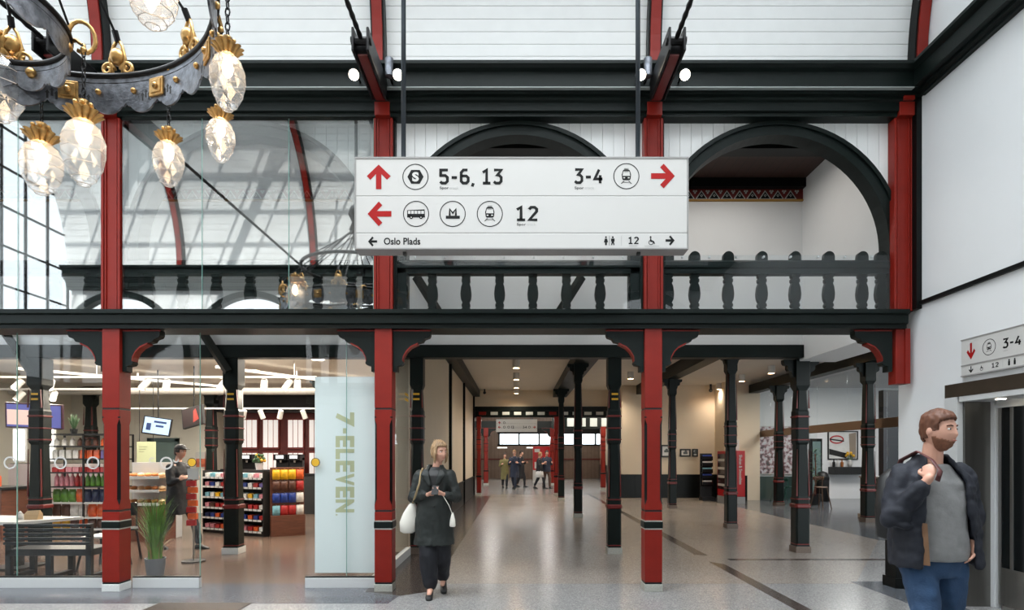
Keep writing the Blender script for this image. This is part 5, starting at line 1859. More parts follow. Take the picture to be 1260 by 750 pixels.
MB().box(PX(241, 15.58), 15.56, PH(575, 15.58), PX(263, 15.58), 15.6, PH(556, 15.58)).build('board', SIGNW, mp)
MB().box(PX(242, 15.58), 15.55, PH(574, 15.58), PX(262, 15.58), 15.56, PH(564, 15.58)).build('picture', mat('picture_meat', (176, 96, 70), .5, vary=.5, scale=9), mp)

# --- table with pot and bag, bench, chairs
tb = thing('cafe_table', 'small white topped table behind the black bench at the shop window', 'table', (-6.75, 7.95, 0))
tz = PH(641, 7.75)
MB().prism([(-7.8, 7.8), (-6.62, 7.62), (-6.25, 8.35), (-7.8, 8.55)], lambda u, v, w_: (u, v, w_), tz - .04, tz).build('table_top', SIGNW, tb, bevel=.005)
MB().box(-6.95, 7.95, 0.03, -6.85, 8.05, tz - .04).box(-7.15, 7.75, 0, -6.65, 8.25, .03).build('pedestal', BLACK, tb)
pt = thing('sugar_pot', 'small white pot with lid on the white table', 'pot', (PX(17, 7.9), 8.0, tz))
MB().lathe([(.035, tz), (.045, tz + .03), (.04, tz + .07), (.03, tz + .075)], (PX(17, 7.9), 8.0, 0), 16).build('body', SIGNW, pt, smooth=True)
MB().lathe([(.033, tz + .075), (.02, tz + .095), (.008, tz + .11), (.002, tz + .115)], (PX(17, 7.9), 8.0, 0), 16).build('lid', SIGNW, pt, smooth=True)
x = PX(39, 7.95)
o = MB().loft([[(x - .09, 7.93, tz), (x + .09, 7.93, tz), (x + .09, 8.03, tz), (x - .09, 8.03, tz)], [(x - .10, 7.94, tz + .07), (x + .10, 7.94, tz + .07), (x + .10, 8.02, tz + .07), (x - .10, 8.02, tz + .07)], [(x - .08, 7.975, tz + .12), (x + .09, 7.975, tz + .13), (x + .09, 7.985, tz + .13), (x - .08, 7.985, tz + .12)]]).build('paper_bag', mat('kraft_paper', (180, 148, 108), .7, vary=.12, bump=.3), loc=(x, 7.98, tz))
tag(o, 'crumpled brown paper bag on the white table', 'paper bag')

bn = thing('bench', 'black slatted bench with its back to the shop window', 'bench', (-5.85, 7.3, 0))
bx0, bx1 = PX(6, 7.2), PX(112, 7.2)
BL = mat('bench_black', (26, 32, 36), .4)
for z in (.44, .50, .555, .61, .665):
    MB().box(bx0, 7.17, z, bx1, 7.20, z + .036).build('back_slat', BL, bn, bevel=.004)
MB().box(bx0, 7.2, .30, bx1, 7.62, .385).build('seat', BL, bn, bevel=.006)
for x in (bx0, (bx0 + bx1) / 2 - .035, bx1 - .07):
    MB().box(x, 7.20, 0, x + .07, 7.25, .70 if x != (bx0 + bx1) / 2 - .035 else .31).build('leg', BL, bn, bevel=.003)
    MB().box(x, 7.56, 0, x + .07, 7.61, .31).build('leg', BL, bn, bevel=.003)
    MB().box(x, 7.2, .02, x + .07, 7.6, .06).build('foot_rail', BL, bn)


def cafe_chair(x, y, rz, label, seatm):
    t = thing('metal_chair', label, 'chair', (0, 0, 0), 'chairs at the shop window')
    MB().box(-.19, -.19, .43, .19, .19, .455).build('seat', seatm, t, bevel=.008)
    for a, b in ((-1, -1), (1, -1), (-1, 1), (1, 1)):
        MB().tube([(a * .16, b * .16, .43), (a * .22, b * .22, 0)], .016, 6).build('leg', BL, t)
    for a in (-.17, .17):
        MB().tube([(a, .17, .44), (a, .22, .82)], .013, 6).build('back_post', BL, t)
    MB().box(-.17, .20, .62, .17, .215, .82).build('backrest', BL, t, bevel=.004)
    t.location = (x, y, 0)
    t.rotation_euler = (0, 0, rz)


cafe_chair(-5.95, 8.75, .6, 'metal chair with thin spread legs seen under the black bench', BL)
cafe_chair(-5.70, 8.0, -1.57, 'metal chair with white seat beside the first red column', SIGNW)

# --- tall grasses in pot
gp = thing('potted_grass', 'tall green grasses in a grey pot behind the glass beside the red column', 'plant', (-4.58, 7.25, 0))
gx, gy = -4.56, 7.3
MB().lathe([(.09, 0), (.12, .26), (.11, .26), (.10, .22)], (gx, gy, 0), 18).build('pot', mat('pot_grey', (108, 112, 116), .6), gp, smooth='auto')
MB().lathe([(.105, .22), (.02, .235)], (gx, gy, 0), 18).build('soil', mat('soil', (50, 38, 30), .9), gp)
for c, nm, n in (((92, 132, 52), 'blades', 230), ((150, 132, 84), 'dry_blades', 40)):
    mb = MB()
    for k in range(n):
        a = rnd.uniform(0, 2 * pi)
        r0 = rnd.uniform(0, .08)
        s = rnd.uniform(.5, 1.0)
        lean = rnd.uniform(.03, .24)
        h = (1.0 if nm == 'blades' else .55) * s
        e = Vector((cos(a), sin(a), 0))
        tg = Vector((-sin(a), cos(a), 0)) * rnd.uniform(.004, .008)
        p = [Vector((gx, gy, .23)) + e * (r0 + lean * q ** 2.2) + Vector((0, 0, h * (q - .18 * q ** 3))) for q in (0, .3, .6, .85, 1)]
        vs = []
        for i, q in enumerate(p):
            f = 1 - (i / 4.3) ** 2
            vs += [q - tg * f, q + tg * f]
        mb.add(vs, [(2 * i, 2 * i + 1, 2 * i + 3, 2 * i + 2) for i in range(4)])
    mb.build(nm, mat('grass_' + nm, c, .5, vary=.3, scale=9), gp)

# door mat in the floor
mb = MB().box(-3.75, 5.55, .0005, -2.78, 6.07, .006, 0)
for k in range(40):
    mb.box(-3.74 + .024 * k, 5.56, .006, -3.73 + .024 * k, 6.06, .010, 1)
struct(mb.build('floor_grating', [mat('mat_brown', (52, 46, 42), .8), mat('mat_rib', (84, 76, 70), .5, .5)]))

# ================================================================== CAFE AND MACHINE, RIGHT
t = glass_front('cafe_glass', 'tall frameless glass front of the cafe on the right, brown rail across it', [(0, 1)], 0, 0, 1, GLASS, None, False, False)
for o in kids(t):
    bpy.data.objects.remove(o)
ORG[t.name] = Vector((8.2, 14, 0))
t.location = (8.2, 14, 0)
ys = [10.2, 11.9, 13.3, 14.9, 16.4, 17.9, 19.4, 20.6]
for a, b in zip(ys[:-1], ys[1:]):
    if 13.3 <= a < 16.4:
        MB().box(8.50, a + .004, 2.40, 8.512, b - .004, 3.70).build('pane', GLASS_CAFE, t)       # open doorway below
    else:
        MB().box(8.50, a + .004, .03, 8.512, b - .004, 3.70).build('pane', GLASS_CAFE, t)
MB().box(8.47, 10.2, 2.19, 8.55, 20.6, 2.41).build('header_rail', mat('rail_brown', (122, 98, 78), .4, .4), t, bevel=.004)
MB().box(8.47, 11.9, 0, 8.54, 13.6, .09).build('base_rail', mat('base_beige', (150, 136, 120), .4), t)
MB().box(8.47, 20.5, 0, 8.55, 20.58, 3.70).build('end_post', STEEL, t)

cc = thing('cafe_counter', 'dark high counter with beige plinth inside the cafe glass', 'counter', (8.75, 13.7, 0))
MB().box(8.60, 13.75, .1, 9.2, 14.5, 1.0).build('body', mat('counter_dark', (44, 48, 46), .4), cc, bevel=.005)
MB().box(8.57, 13.7, 0, 9.24, 14.55, .1).build('plinth', mat('base_beige', (150, 136, 120)), cc)
MB().box(8.58, 13.72, 1.0, 9.22, 14.52, 1.04).build('counter_top', STEEL, cc)


def framed(x0, x1, z0, z1, y, name, label, cat, fm, face, fw=.035, d=.05):
    t = thing(name, label, cat, ((x0 + x1) / 2, y, (z0 + z1) / 2))
    MB().box(x0, y - d, z0, x0 + fw, y, z1).box(x1 - fw, y - d, z0, x1, y, z1).box(x0 + fw, y - d, z0, x1 - fw, y, z0 + fw).box(x0 + fw, y - d, z1 - fw, x1 - fw, y, z1).build('frame', fm, t)
    MB().box(x0 + fw, y - d * .5, z0 + fw, x1 - fw, y, z1 - fw).build('picture', face, t)
    return t


yw = 20.8
px0, px1 = PX(1018, yw), PX(1055, yw)
pz0, pz1 = PH(565, yw), PH(530, yw)
t = framed(px0, px1, pz0, pz1, yw, 'poster_frame', 'black framed poster with a red eye-shaped emblem on the cafe wall', 'poster', BLACK, mat('poster_sky', (206, 208, 206), .5, vary=.12, scale=3))
mb = MB()
w_, h_ = px1 - px0, pz1 - pz0
fr_ = lambda u, v, l=0: (px0 + u * w_, yw - .027 - .001 * l, pz1 - v * h_)
pts = [(.30 + .24 * cos(2 * pi * k / 20), .30 + .15 * sin(2 * pi * k / 20)) for k in range(20)]
mb.add([fr_(u, v) for u, v in pts], [tuple(range(20))], 0)
pts = [(.30 + .19 * cos(2 * pi * k / 20), .30 + .10 * sin(2 * pi * k / 20)) for k in range(20)]
mb.add([fr_(u, v, 1) for u, v in pts], [tuple(range(20))], 2)
mb.add([fr_(u, v, 2) for u, v in ((.06, .26), (.54, .33), (.54, .38), (.06, .31))], [(0, 1, 2, 3)], 1)
mb.add([fr_(u, v, 1) for u, v in ((.05, .62), (.62, .78), (.62, .96), (.05, .82))], [(0, 1, 2, 3)], 1)
mb.add([fr_(u, v, 1) for u, v in ((.70, .1), (.94, .05), (.94, .95), (.74, .95))], [(0, 1, 2, 3)], 3)
mb.build('picture_motif', [mat('motif_red', (170, 40, 44), .5), BLACK, SIGNW, mat('motif_brown', (140, 128, 114), .5)], t)
sh2 = thing('wall_shelf', 'black wall shelf with flowers below the framed cafe poster', 'shelf', ((px0 + px1) / 2, yw - .2, PH(578, yw)))
MB().box(px0 + .03, yw - .4, PH(583, yw), px1 + .05, yw, PH(574, yw)).build('board', BLACK, sh2, bevel=.004)
fx = PX(1046, yw - .2)
fv = thing('flower_vase', 'small vase of yellow flowers on the black cafe shelf', 'vase', (fx, yw - .2, PH(574, yw)))
zz = PH(574, yw)
MB().lathe([(.05, zz), (.08, zz + .12), (.05, zz + .24), (.06, zz + .26)], (fx, yw - .2, 0), 12).build('vase', SIGNW, fv, smooth=True)
for k in range(7):
    a = k * .9
    p = Vector((fx + .12 * cos(a), yw - .2 + .1 * sin(a), zz + .40 + .05 * (k % 3)))
    MB().tube([(fx, yw - .2, zz + .2), p], .008, 5).ball(p, .05, 8, 1).build('flower', [mat('stem_green', (70, 110, 50), .6), YELLOW], fv)
for k in range(3):
    o = MB().lathe([(.04, zz), (.05, zz + .03), (.05, zz + .16), (.02, zz + .2), (.02, zz + .27)], (PX(1026 + 5 * k, yw - .2), yw - .2, 0), 10).build('bottle', [BLACK, SIGNW, mat('bottle_amber', (150, 90, 40), .3)][k], loc=(PX(1026 + 5 * k, yw - .2), yw - .2, zz), smooth='auto')
    tag(o, '%s bottle on the black cafe shelf' % ['black', 'white', 'amber'][k], 'bottle', 'bottles on the cafe shelf')
# mural
yw2 = 20.78
m_ = bpy.data.materials.new('blossom_mural')
m_.use_nodes = True
nt = m_.node_tree
tc = nt.nodes.new('ShaderNodeTexCoord')
n1 = nt.nodes.new('ShaderNodeTexNoise')
n1.inputs['Scale'].default_value = 9
n1.inputs['Detail'].default_value = 8
nt.links.new(tc.outputs['Object'], n1.inputs['Vector'])
cr = nt.nodes.new('ShaderNodeValToRGB')
e = cr.color_ramp.elements
e[0].position, e[0].color = .36, lin((60, 58, 62))
e[1].position, e[1].color = .66, lin((206, 210, 212))
q = e.new(.46)
q.color = lin((150, 112, 118))
q = e.new(.54)
q.color = lin((196, 186, 190))
nt.links.new(n1.outputs['Fac'], cr.inputs['Fac'])
nt.links.new(cr.outputs[0], nt.nodes['Principled BSDF'].inputs['Base Color'])
framed(PX(932, yw2), PX(976, yw2), PH(583, yw2), PH(524, yw2), yw2, 'wall_mural', 'large pale picture of blossoming trees on the cafe wall', 'picture', SIGNW, m_, .02)
o = struct(MB().box(8.6, 20.70, 0, PX(990, 20.7), 20.78, .80).build('baseboard_cafe', mat('cafe_teal', (36, 60, 56), .5)))
# cafe door frame and bin
o = struct(MB().box(PX(997, 20.7), 20.66, 0, PX(1011, 20.7), 20.78, 2.15).build('door_2', BLACKP))
p_ = MB().box(PX(999, 20.7), 20.65, .1, PX(1009, 20.7), 20.67, 2.05).build('door_pane', mat('door_pane', (104, 128, 126)))
p_.parent = o
bnn = thing('waste_bin', 'rounded black bin against the white cafe wall behind the stool', 'bin', (PX(1012, 19.6), 19.6, 0))
MB().lathe([(.2, 0), (.21, .7), (.20, .85), (.15, .97), (.02, 1.02)], (PX(1012, 19.6), 19.6, 0), 20).build('body', BLACK, bnn, smooth=True)
MB().box(PX(1012, 19.6) - .12, 19.38, .72, PX(1012, 19.6) + .12, 19.45, .82).build('flap', IRON, bnn)


def bar_chair(x, y, rz, label, m1, h=.62):
    t = thing('cafe_chair', label, 'chair', (0, 0, 0), 'cafe chairs')
    MB().lathe([(.17, h - .02), (.185, h), (.17, h + .02), (.02, h + .022)], n=18).build('seat', m1, t, smooth='auto')
    for a, b in ((-1, -1), (1, -1), (-1, 1), (1, 1)):
        MB().tube([(a * .11, b * .11, h - .01), (a * .2, b * .2, 0)], .015, 6).build('leg', m1, t)
    pts = [(.2 * cos(R(q)), .2 * sin(R(q)), h + .26) for q in range(10, 175, 15)]
    MB().tube(pts, [(.012, .05)] * len(pts), 8).build('backrest', m1, t)
    for q in (20, 90, 160):
        MB().tube([(.15 * cos(R(q)), .15 * sin(R(q)), h), (.2 * cos(R(q)), .2 * sin(R(q)), h + .25)], .01, 6).build('back_post', m1, t)
    t.location = (x, y, 0)
    t.rotation_euler = (0, 0, rz)


bar_chair(PX(1010, 16.9), 16.9, .5, 'brown wooden cafe chair just right of the stout dark column', mat('chair_wood', (96, 74, 58), .5))
bar_chair(PX(959, 19.6), 19.6, .2, 'dark green cafe chair behind the glass, left one of two', mat('chair_green', (30, 74, 64), .5), .46)
bar_chair(PX(972, 20.0), 20.0, 1.2, 'dark green cafe chair behind the glass, right one of two', mat('chair_green', (30, 74, 64)), .46)
# tall leafy plant in cafe
pl = thing('potted_plant', 'leafy green plant behind the stout dark column in the cafe', 'plant', (PX(1003, 18), 18.0, 0))
qx = PX(1003, 18)
MB().lathe([(.14, 0), (.18, .35), (.16, .35), (.15, .3)], (qx, 18, 0), 16).build('pot', BLACK, pl, smooth='auto')
MB().tube([(qx, 18, .3), (qx + .02, 18, 1.1), (qx, 18, 1.6)], .018, 6).build('stem', WOODB, pl)
mb = MB()
for k in range(160):
    a, z = rnd.uniform(0, 2 * pi), rnd.uniform(.7, 1.75)
    r = rnd.uniform(.03, .26) * (1 - abs(z - 1.2) * .8)
    p = Vector((qx + r * cos(a), 18 + r * sin(a), z))
    d = Vector((cos(a), sin(a), rnd.uniform(-.4, .6))).normalized() * .09
    s = d.cross(Vector((0, 0, 1))).normalized() * .025
    mb.add([p, p + d * .5 + s, p + d, p + d * .5 - s], [(0, 1, 2, 3)])
mb.build('foliage', mat('plant_green', (52, 86, 48), .5, vary=.3), pl)

# drinks machine
vm = thing('vending_machine', 'red drinks machine with grey foot against the cream corner', 'vending machine', (7.0, 18.9, 0))
mx0, mx1, my0, my1 = 6.72, 7.34, 18.6, 19.4
MB().box(mx0, my0, 0, mx1, my1, .22).build('base', mat('machine_grey', (150, 152, 154), .5), vm)
MB().box(mx0, my0, .22, mx1, my1, 1.70).build('cabinet', mat('machine_red', (178, 24, 28), .35), vm, bevel=.015)
MB().box(mx0 - .012, my0 + .08, .45, mx0, my1 - .08, 1.6).build('side_window', mat('machine_window', (60, 40, 42), .15), vm)
mb = MB()
for k in range(4):
    mb.box(mx0 - .018, my0 + .1, .55 + .27 * k, mx0 - .012, my1 - .1, .63 + .27 * k)
mb.build('display_strip', SIGNW, vm)
MB().box(mx0 + .04, my0 - .012, .85, mx0 + .26, my0, 1.35).build('front_window', mat('machine_window', (60, 40, 42)), vm)

mb = MB()
put_text(mb, 'Shakes & Smoothies', (0, 0, 1, 1), lambda u, v: (mx1 - .20 + .10 * u, my0 - .004, .62 + .95 * (1 - v)), 0, .02, rot=True)
mb.build('lettering', SIGNW, vm)
o = tag(MB().box(7.0, 18.95, 1.70, 7.28, 19.25, 2.06).build('white_box', SIGNW, loc=(7.1, 19.1, 1.70), bevel=.01), 'white box standing on top of the red drinks machine', 'box')
rk2 = thing('leaflet_rack', 'dark grey leaflet rack left of the red drinks machine', 'rack', (6.55, 20.0, 0))
MB().box(6.36, 19.8, 0, 6.80, 20.2, .12).box(6.38, 20.12, .12, 6.78, 20.18, 1.62).build('stand', BLACK, rk2)
for k in range(5):
    MB().box(6.40, 19.95, .50 + .22 * k, 6.76, 20.12, .53 + .22 * k).box(6.40, 19.95, .50 + .22 * k, 6.76, 19.96, .64 + .22 * k).build('tray', IRON, rk2)
for k in range(5):
    o = MB().box(6.43, 19.97, .532 + .22 * k, 6.73, 20.06, .69 + .22 * k).build('leaflet_stack', [SIGNW, PM['blue'], PM['teal'], SIGNW, PM['blue']][k], loc=(6.58, 20.0, .53 + .22 * k))
    tag(o, '%s stack of leaflets, %s tray from the bottom of the dark rack' % (['white', 'blue', 'teal', 'white', 'blue'][k], ORD[k]), 'leaflets', 'leaflets in the dark rack')
# small framed pictures on the cream wall
for k, (a, b, z0, z1) in enumerate(((813, 826, 562, 547), (836.5, 849.5, 561.5, 552), (851.5, 858.5, 561.5, 552))):
    t = framed(PX(a, 21.2), PX(b, 21.2), PH(z0, 21.2), PH(z1, 21.2), 21.2, 'picture_frame', 'small black framed picture on the cream wall, %s of three' % ['left', 'middle', 'right'][k], 'picture', BLACK, mat('mount_white', (220, 220, 214), .5), .05, .04)
    cx_, cz_ = PX((a + b) / 2, 21.2), PH((z0 + z1) / 2, 21.2)
    MB().box(cx_ - .07, 21.175, cz_ - .05, cx_ + .08, 21.18, cz_ + .03).ball((cx_ + .02, 21.178, cz_ + .05), (.05, .005, .04), 8).build('picture_motif', mat('motif_grey', (90, 96, 96), .5), t)

# ================================================================== FAR HALL
zf = 26.0
t = thing('far_sign', 'small white hanging direction sign at the far end of the passage', 'sign', (PX(635.5, zf), zf, 2.7))
frs = lambda u, v, l=0: (PX(u, zf), zf - .002 - .001 * l, PH(v, zf))
for a, b in ((515.5, 520.5), (520.8, 526), (526.3, 531)):
    MB().box(PX(610.5, zf), zf, PH(b, zf), PX(661, zf), zf + .12, PH(a, zf)).build('panel', SIGNW, t)
for px in (616, 655):
    MB().tube([(PX(px, zf), zf + .06, PH(516, zf)), (PX(px, zf), zf + .06, 4.32)], .02, 6).build('hanging_rod', CABLE, t)
for (u, v, d) in ((614.5, 519.8, 0), (614.5, 525.2, 3), (657.5, 525.2, 1)):
    mb = MB()
    arrow(mb, frs, u, v, 1.7, 1.8, d, 2)
    mb.build('arrow', MATSIGN, t)
for (u, v) in ((620.5, 519.8), (620.5, 525.2), (625.8, 525.2), (651.5, 525.2)):
    mb = MB()
    ringpx(mb, frs, u, v, 1.5, .5, 1, 14)
    mb.build('pictogram', MATSIGN, t)
mb = MB()
put_text(mb, '12', (629, 523.6, 632.5, 526.8), lambda u, v: frs(u, v), 1, .02)
put_text(mb, '3-4', (643.5, 523.6, 648, 526.8), lambda u, v: frs(u, v), 1, .02)
mb.build('lettering', MATSIGN, t)

kx0, kx1, ky = PX(656, 33), PX(684, 33), 33.0
t = thing('kiosk', 'red and white kiosk panel in the far hall right of the walking group', 'kiosk', ((kx0 + kx1) / 2, ky, 0))
MB().box(kx0, ky, 0, kx1, ky + .8, PH(578, ky)).build('base', SIGNW, t, bevel=.01)
MB().box(kx0, ky, PH(578, ky), kx1, ky + .8, PH(549, ky)).build('header', mat('machine_red', (178, 24, 28)), t, bevel=.01)
for k, (a, b) in enumerate(((552, 556), (558, 565), (568, 576))):
    MB().box(kx0 + .08, ky - .012, PH(b, ky), kx0 + .38, ky, PH(a, ky)).build('panel', [SIGNW, mat('machine_red2', (150, 30, 34), .4), SIGNW][k], t)
t, M = screen(5.0, 26.6, PH(537, 26.6), .46, .62, 20, 4, 0, 0, 'bright wall screen beside the far red post', emis('screen_white', (225, 235, 245), 1.2))
MB().box(5.0, 26.6, PH(540, 26.6) - .03, 5.6, 26.66, PH(540, 26.6) + .03).build('hanger', BLACK, t)
struct(MB().box(5.52, 27.4, 0, 5.60, 28.3, 2.3).build('door_3', BLACKP))
struct(MB().box(4.42, 24.45, 0, 4.95, 24.5, 2.1).build('door_4', mat('door_dark', (70, 70, 68), .5)))
# handrail across the far board wall and lit strip
t = thing('far_handrail', 'dark red handrail along the brown board wall at the far end', 'handrail', (0, 38.9, 1.3))
MB().box(-3, 38.85, 1.26, 6, 38.9, 1.34).build('rail', DRED, t)
for x in (-2.5, 0, 2.5, 5.5):
    MB().box(x, 38.9, 1.28, x + .05, 39.0, 1.32).build('bracket', DRED, t)
for k, (a, b) in enumerate(((612, 624), (648, 657))):
    o = tag(MB().box(PX(a, 36), 36, PH(551, 36), PX(b, 36), 36.15, PH(549.8, 36)).box(PX((a + b) / 2, 36) - .01, 36.05, PH(549.8, 36), PX((a + b) / 2, 36) + .01, 36.07, 4.3, 1).build('light_strip', [LIT, BLACK], loc=(PX((a + b) / 2, 36), 36, 2.1)), 'thin lit strip hanging before the brown board wall, %s one' % ['left', 'right'][k], 'light', 'lit strips in the far hall')

# ================================================================== PEOPLE
SKIN = mat('skin', (208, 158, 136), .5, vary=.06, scale=10)
LIPM = mat('lips', (172, 108, 96), .55)
EYEW = mat('eye_white', (232, 228, 222), .3)
EYED = mat('eye_dark', (40, 34, 32), .3)


from mathutils import noise as NZ


def remesh(mb, voxel, it=4, fac=.5, wr=0.0, fq=9.0):
    """one continuous surface out of overlapping closed pieces"""
    me = bpy.data.meshes.new('work')
    me.from_pydata([tuple(v) for v in mb.v], [], mb.f)
    o = bpy.data.objects.new('work', me)
    COL.objects.link(o)
    r = o.modifiers.new('r', 'REMESH')
    r.mode = 'VOXEL'
    r.voxel_size = voxel
    if it:
        s = o.modifiers.new('s', 'SMOOTH')
        s.factor = fac
        s.iterations = it
    dg = bpy.context.evaluated_depsgraph_get()
    m2 = bpy.data.meshes.new_from_object(o.evaluated_get(dg))
    out = MB()
    out.v = [tuple(v.co) for v in m2.vertices]
    if wr:      # folds of cloth
        m2.update()
        nn = [v.normal.copy() for v in m2.vertices]
        out.v = [tuple(Vector(c) + n_ * wr * (NZ.noise(Vector((c[0] * fq * 1.3, c[1] * fq * 1.3, c[2] * fq * .7 + c[0] * fq * .8))) + .5 * NZ.noise(Vector(c) * fq * 2.3))) for c, n_ in zip(out.v, nn)]
    out.f = [tuple(p.vertices) for p in m2.polygons]
    out.m = [0] * len(out.f)
    bpy.data.objects.remove(o)
    bpy.data.meshes.remove(me)
    bpy.data.meshes.remove(m2)
    return out


def limb(mb, pts, rad, n=14):
    """rounded tapering limb through points with radii"""
    pts = [Vector(p) for p in pts]
    P_, Q_ = [], []
    for i in range(len(pts) - 1):
        for k in range(4):
            t = k / 4
            P_.append(pts[i].lerp(pts[i + 1], t))
            s = t * t * (3 - 2 * t)
            Q_.append(rad[i] * (1 - s) + rad[i + 1] * s)
    P_.append(pts[-1])
    Q_.append(rad[-1])
    mb.tube(P_, Q_, n)
    for p, r in zip(pts, rad):
        mb.ball(p, r * .985, n)
    return mb


def rings(mb, levels, n=28, power=.85):
    rg = []
    for z, cx, cy, rx, ry in levels:
        r1 = []
        for j in range(n):
            a = 2 * pi * j / n
            c, s = cos(a), sin(a)
            r1.append((cx + rx * (abs(c) ** power) * (1 if c > 0 else -1), cy + ry * (abs(s) ** power) * (1 if s > 0 else -1), z))
        rg.append(r1)
    return mb.loft(rg)


def headpt(ux, uy, uz):
    """unit sphere to a face looking along -y; centre between the eyes' height"""
    low = max(0, -uz)
    x = .076 * ux * (1 - .34 * low ** 1.6)
    y = .097 * uy
    z = .118 * uz if uz > 0 else .124 * uz
    if uy < 0:
        y -= .012 * low ** 2 * (-uy)                                   # chin
        f = -uy
        w_ = exp(-(x / .011) ** 2)
        nz = 0
        if -.045 < z < .03:
            t = (.03 - z) / .065
            nz = (t ** 1.2 if z > -.035 else max(0, 1 - (-.035 - z) / .010)) if t > 0 else 0
        y -= .024 * w_ * min(1, nz) * f
        for s in (-1, 1):
            y += .010 * exp(-((x - s * .031) / .015) ** 2 - ((z - .010) / .012) ** 2) * f      # eye sockets
            y -= .004 * exp(-((x - s * .034) / .020) ** 2 - ((z - .032) / .008) ** 2) * f      # brow
            y -= .004 * exp(-((x - s * .042) / .02) ** 2 - ((z + .025) / .02) ** 2) * f        # cheek
        y -= .005 * exp(-(x / .020) ** 2 - ((z + .062) / .010) ** 2) * f                        # lips
        y += .003 * exp(-(x / .020) ** 2 - ((z + .080) / .006) ** 2) * f
    else:
        y *= 1 + .06 * max(0, uz)
        if uz < -.3:
            y *= 1 - .25 * (low - .3)
    return Vector((x, y, z))


class Head:
    def __init__(s, c, yaw=0, pitch=0, size=1.0):
        s.c = Vector(c)
        s.M = Matrix.Rotation(R(yaw), 3, 'Z') @ Matrix.Rotation(R(pitch), 3, 'X')
        s.k = size

    def w(s, p):
        return s.c + s.M @ (Vector(p) * s.k)

    def grid(s, off=0.0, n=44, h=30, keep=None, wob=0):
        vs, fs, ok = [], [], []
        for i in range(h + 1):
            b = -pi / 2 + pi * i / h
            for j in range(n):
                a = 2 * pi * j / n
                u = (cos(b) * cos(a), cos(b) * sin(a), sin(b))
                p = headpt(*u)
                o_ = off if not callable(off) else off(p, u)
                if wob:
                    o_ += wob * sin(a * 13 + sin(b * 9) * 2)
                p = p + Vector(u) * o_
                vs.append(s.w(p))
                ok.append(keep is None or keep(headpt(*u)))
        for i in range(h):
            for j in range(n):
                q = (i * n + j, i * n + (j + 1) % n, (i + 1) * n + (j + 1) % n, (i + 1) * n + j)
                if all(ok[t] for t in q):
                    fs.append(q)
        return vs, fs

    def skin(s, mb):
        vs, fs = s.grid()
        mb.add(vs, fs)
        for sd in (-1, 1):
            a = MB().ball((0, 0, 0), (.010, .018, .030), 10)
            mb.merge(a, s.M * s.k, s.w((sd * .077, .012, -.002)))
        return mb

    def shell(s, name, m, parent, off, keep, wob=0):
        """thick shell over part of the head: hair or beard"""
        vo, fo = s.grid(off, 96, 72, keep=keep, wob=wob)
        vi, _ = s.grid(-.004, 96, 72, keep=keep)
        b = len(vo)
        cnt = {}
        for f in fo:
            for i in range(4):
                e = (f[i], f[(i + 1) % 4])
                cnt[e] = cnt.get(e, 0) + 1
        fs = list(fo) + [tuple(b + i for i in reversed(f)) for f in fo]
        for e in cnt:
            if (e[1], e[0]) not in cnt:
                fs.append((e[1], e[0], b + e[0], b + e[1]))
        mb = MB().add(vo + vi, fs)
        return mb.build(name, m, parent, smooth=True)

    def face(s, parent, brow, lips=LIPM, small=False):
        for sd in (-1, 1):
            mb = MB()
            mb.merge(MB().ball((0, 0, 0), (.013, .010, .0075), 10, 0), s.M * s.k, s.w((sd * .031, -.078, .009)))
            mb.merge(MB().ball((0, 0, 0), (.0055, .004, .006), 8, 1), s.M * s.k, s.w((sd * .031, -.0865, .009)))
            mb.build('eye', [EYEW, EYED], parent, smooth=True)
            MB().tube([s.w((sd * .014, -.092, .028)), s.w((sd * .032, -.090, .033)), s.w((sd * .050, -.076, .028))], [(.003 * s.k, .0045 * s.k)] * 3, 6).build('eyebrow', brow, parent, smooth=True)
        MB().tube([s.w((-.022, -.085, -.063)), s.w((-.008, -.096, -.060)), s.w((0, -.0965, -.061)), s.w((.008, -.096, -.060)), s.w((.022, -.085, -.063))], [.001, .0038, .0034, .0038, .001], 8).build('mouth', lips, parent, smooth=True)


def hand(mb, wrist, fwd, palm, size=1.0, curl=.6, side=1, spread=.06):
    """palm and five separate fingers; fwd = from wrist to knuckles, palm = direction the palm faces, side = +1/-1 thumb side"""
    w0 = Vector(wrist)
    f = Vector(fwd).normalized()
    p = Vector(palm)
    p = (p - f * p.dot(f)).normalized()
    sd = f.cross(p).normalized() * side
    k = size
    M = Matrix((sd, f, -p)).transposed()
    mb.merge(MB().ball((0, 0, 0), (.041 * k, .052 * k, .016 * k), 14), M, w0 + f * .045 * k)
    mb.ball(w0, .026 * k, 10)
    for i, (o_, ln, a0) in enumerate(((.030, .074, .02), (.010, .082, .0), (-.010, .077, -.02), (-.029, .060, -.05))):
        b = w0 + f * (.082 - abs(o_) * .25) * k + sd * o_ * k
        d = (f + sd * (spread * o_ / .03)).normalized()
        pts = [b - f * .02 * k, b]
        cur = b
        ang = 0
        for seg in (.45, .32, .26):
            ang += curl * (1.0 if seg == .45 else .8)
            dd = d * cos(ang) + p * sin(ang)
            cur = cur + dd * ln * seg * k
            pts.append(cur)
        mb.tube(pts, [.0095 * k, .0095 * k, .0088 * k, .0080 * k, .0068 * k], 8)
        mb.ball(pts[-1], .0068 * k, 8)
    b = w0 + f * .022 * k + sd * .028 * k
    t1 = b + (sd * .75 + f * .6 + p * .25).normalized() * .036 * k
    t2 = t1 + (f * .85 + sd * .25 + p * (.25 + .4 * curl)).normalized() * .030 * k
    t3 = t2 + (f * .8 - sd * .1 + p * (.35 + .4 * curl)).normalized() * .024 * k
    mb.tube([b, t1, t2, t3], [.014 * k, .0115 * k, .0098 * k, .0075 * k], 8)
    mb.ball(t3, .0075 * k, 8)
    return mb


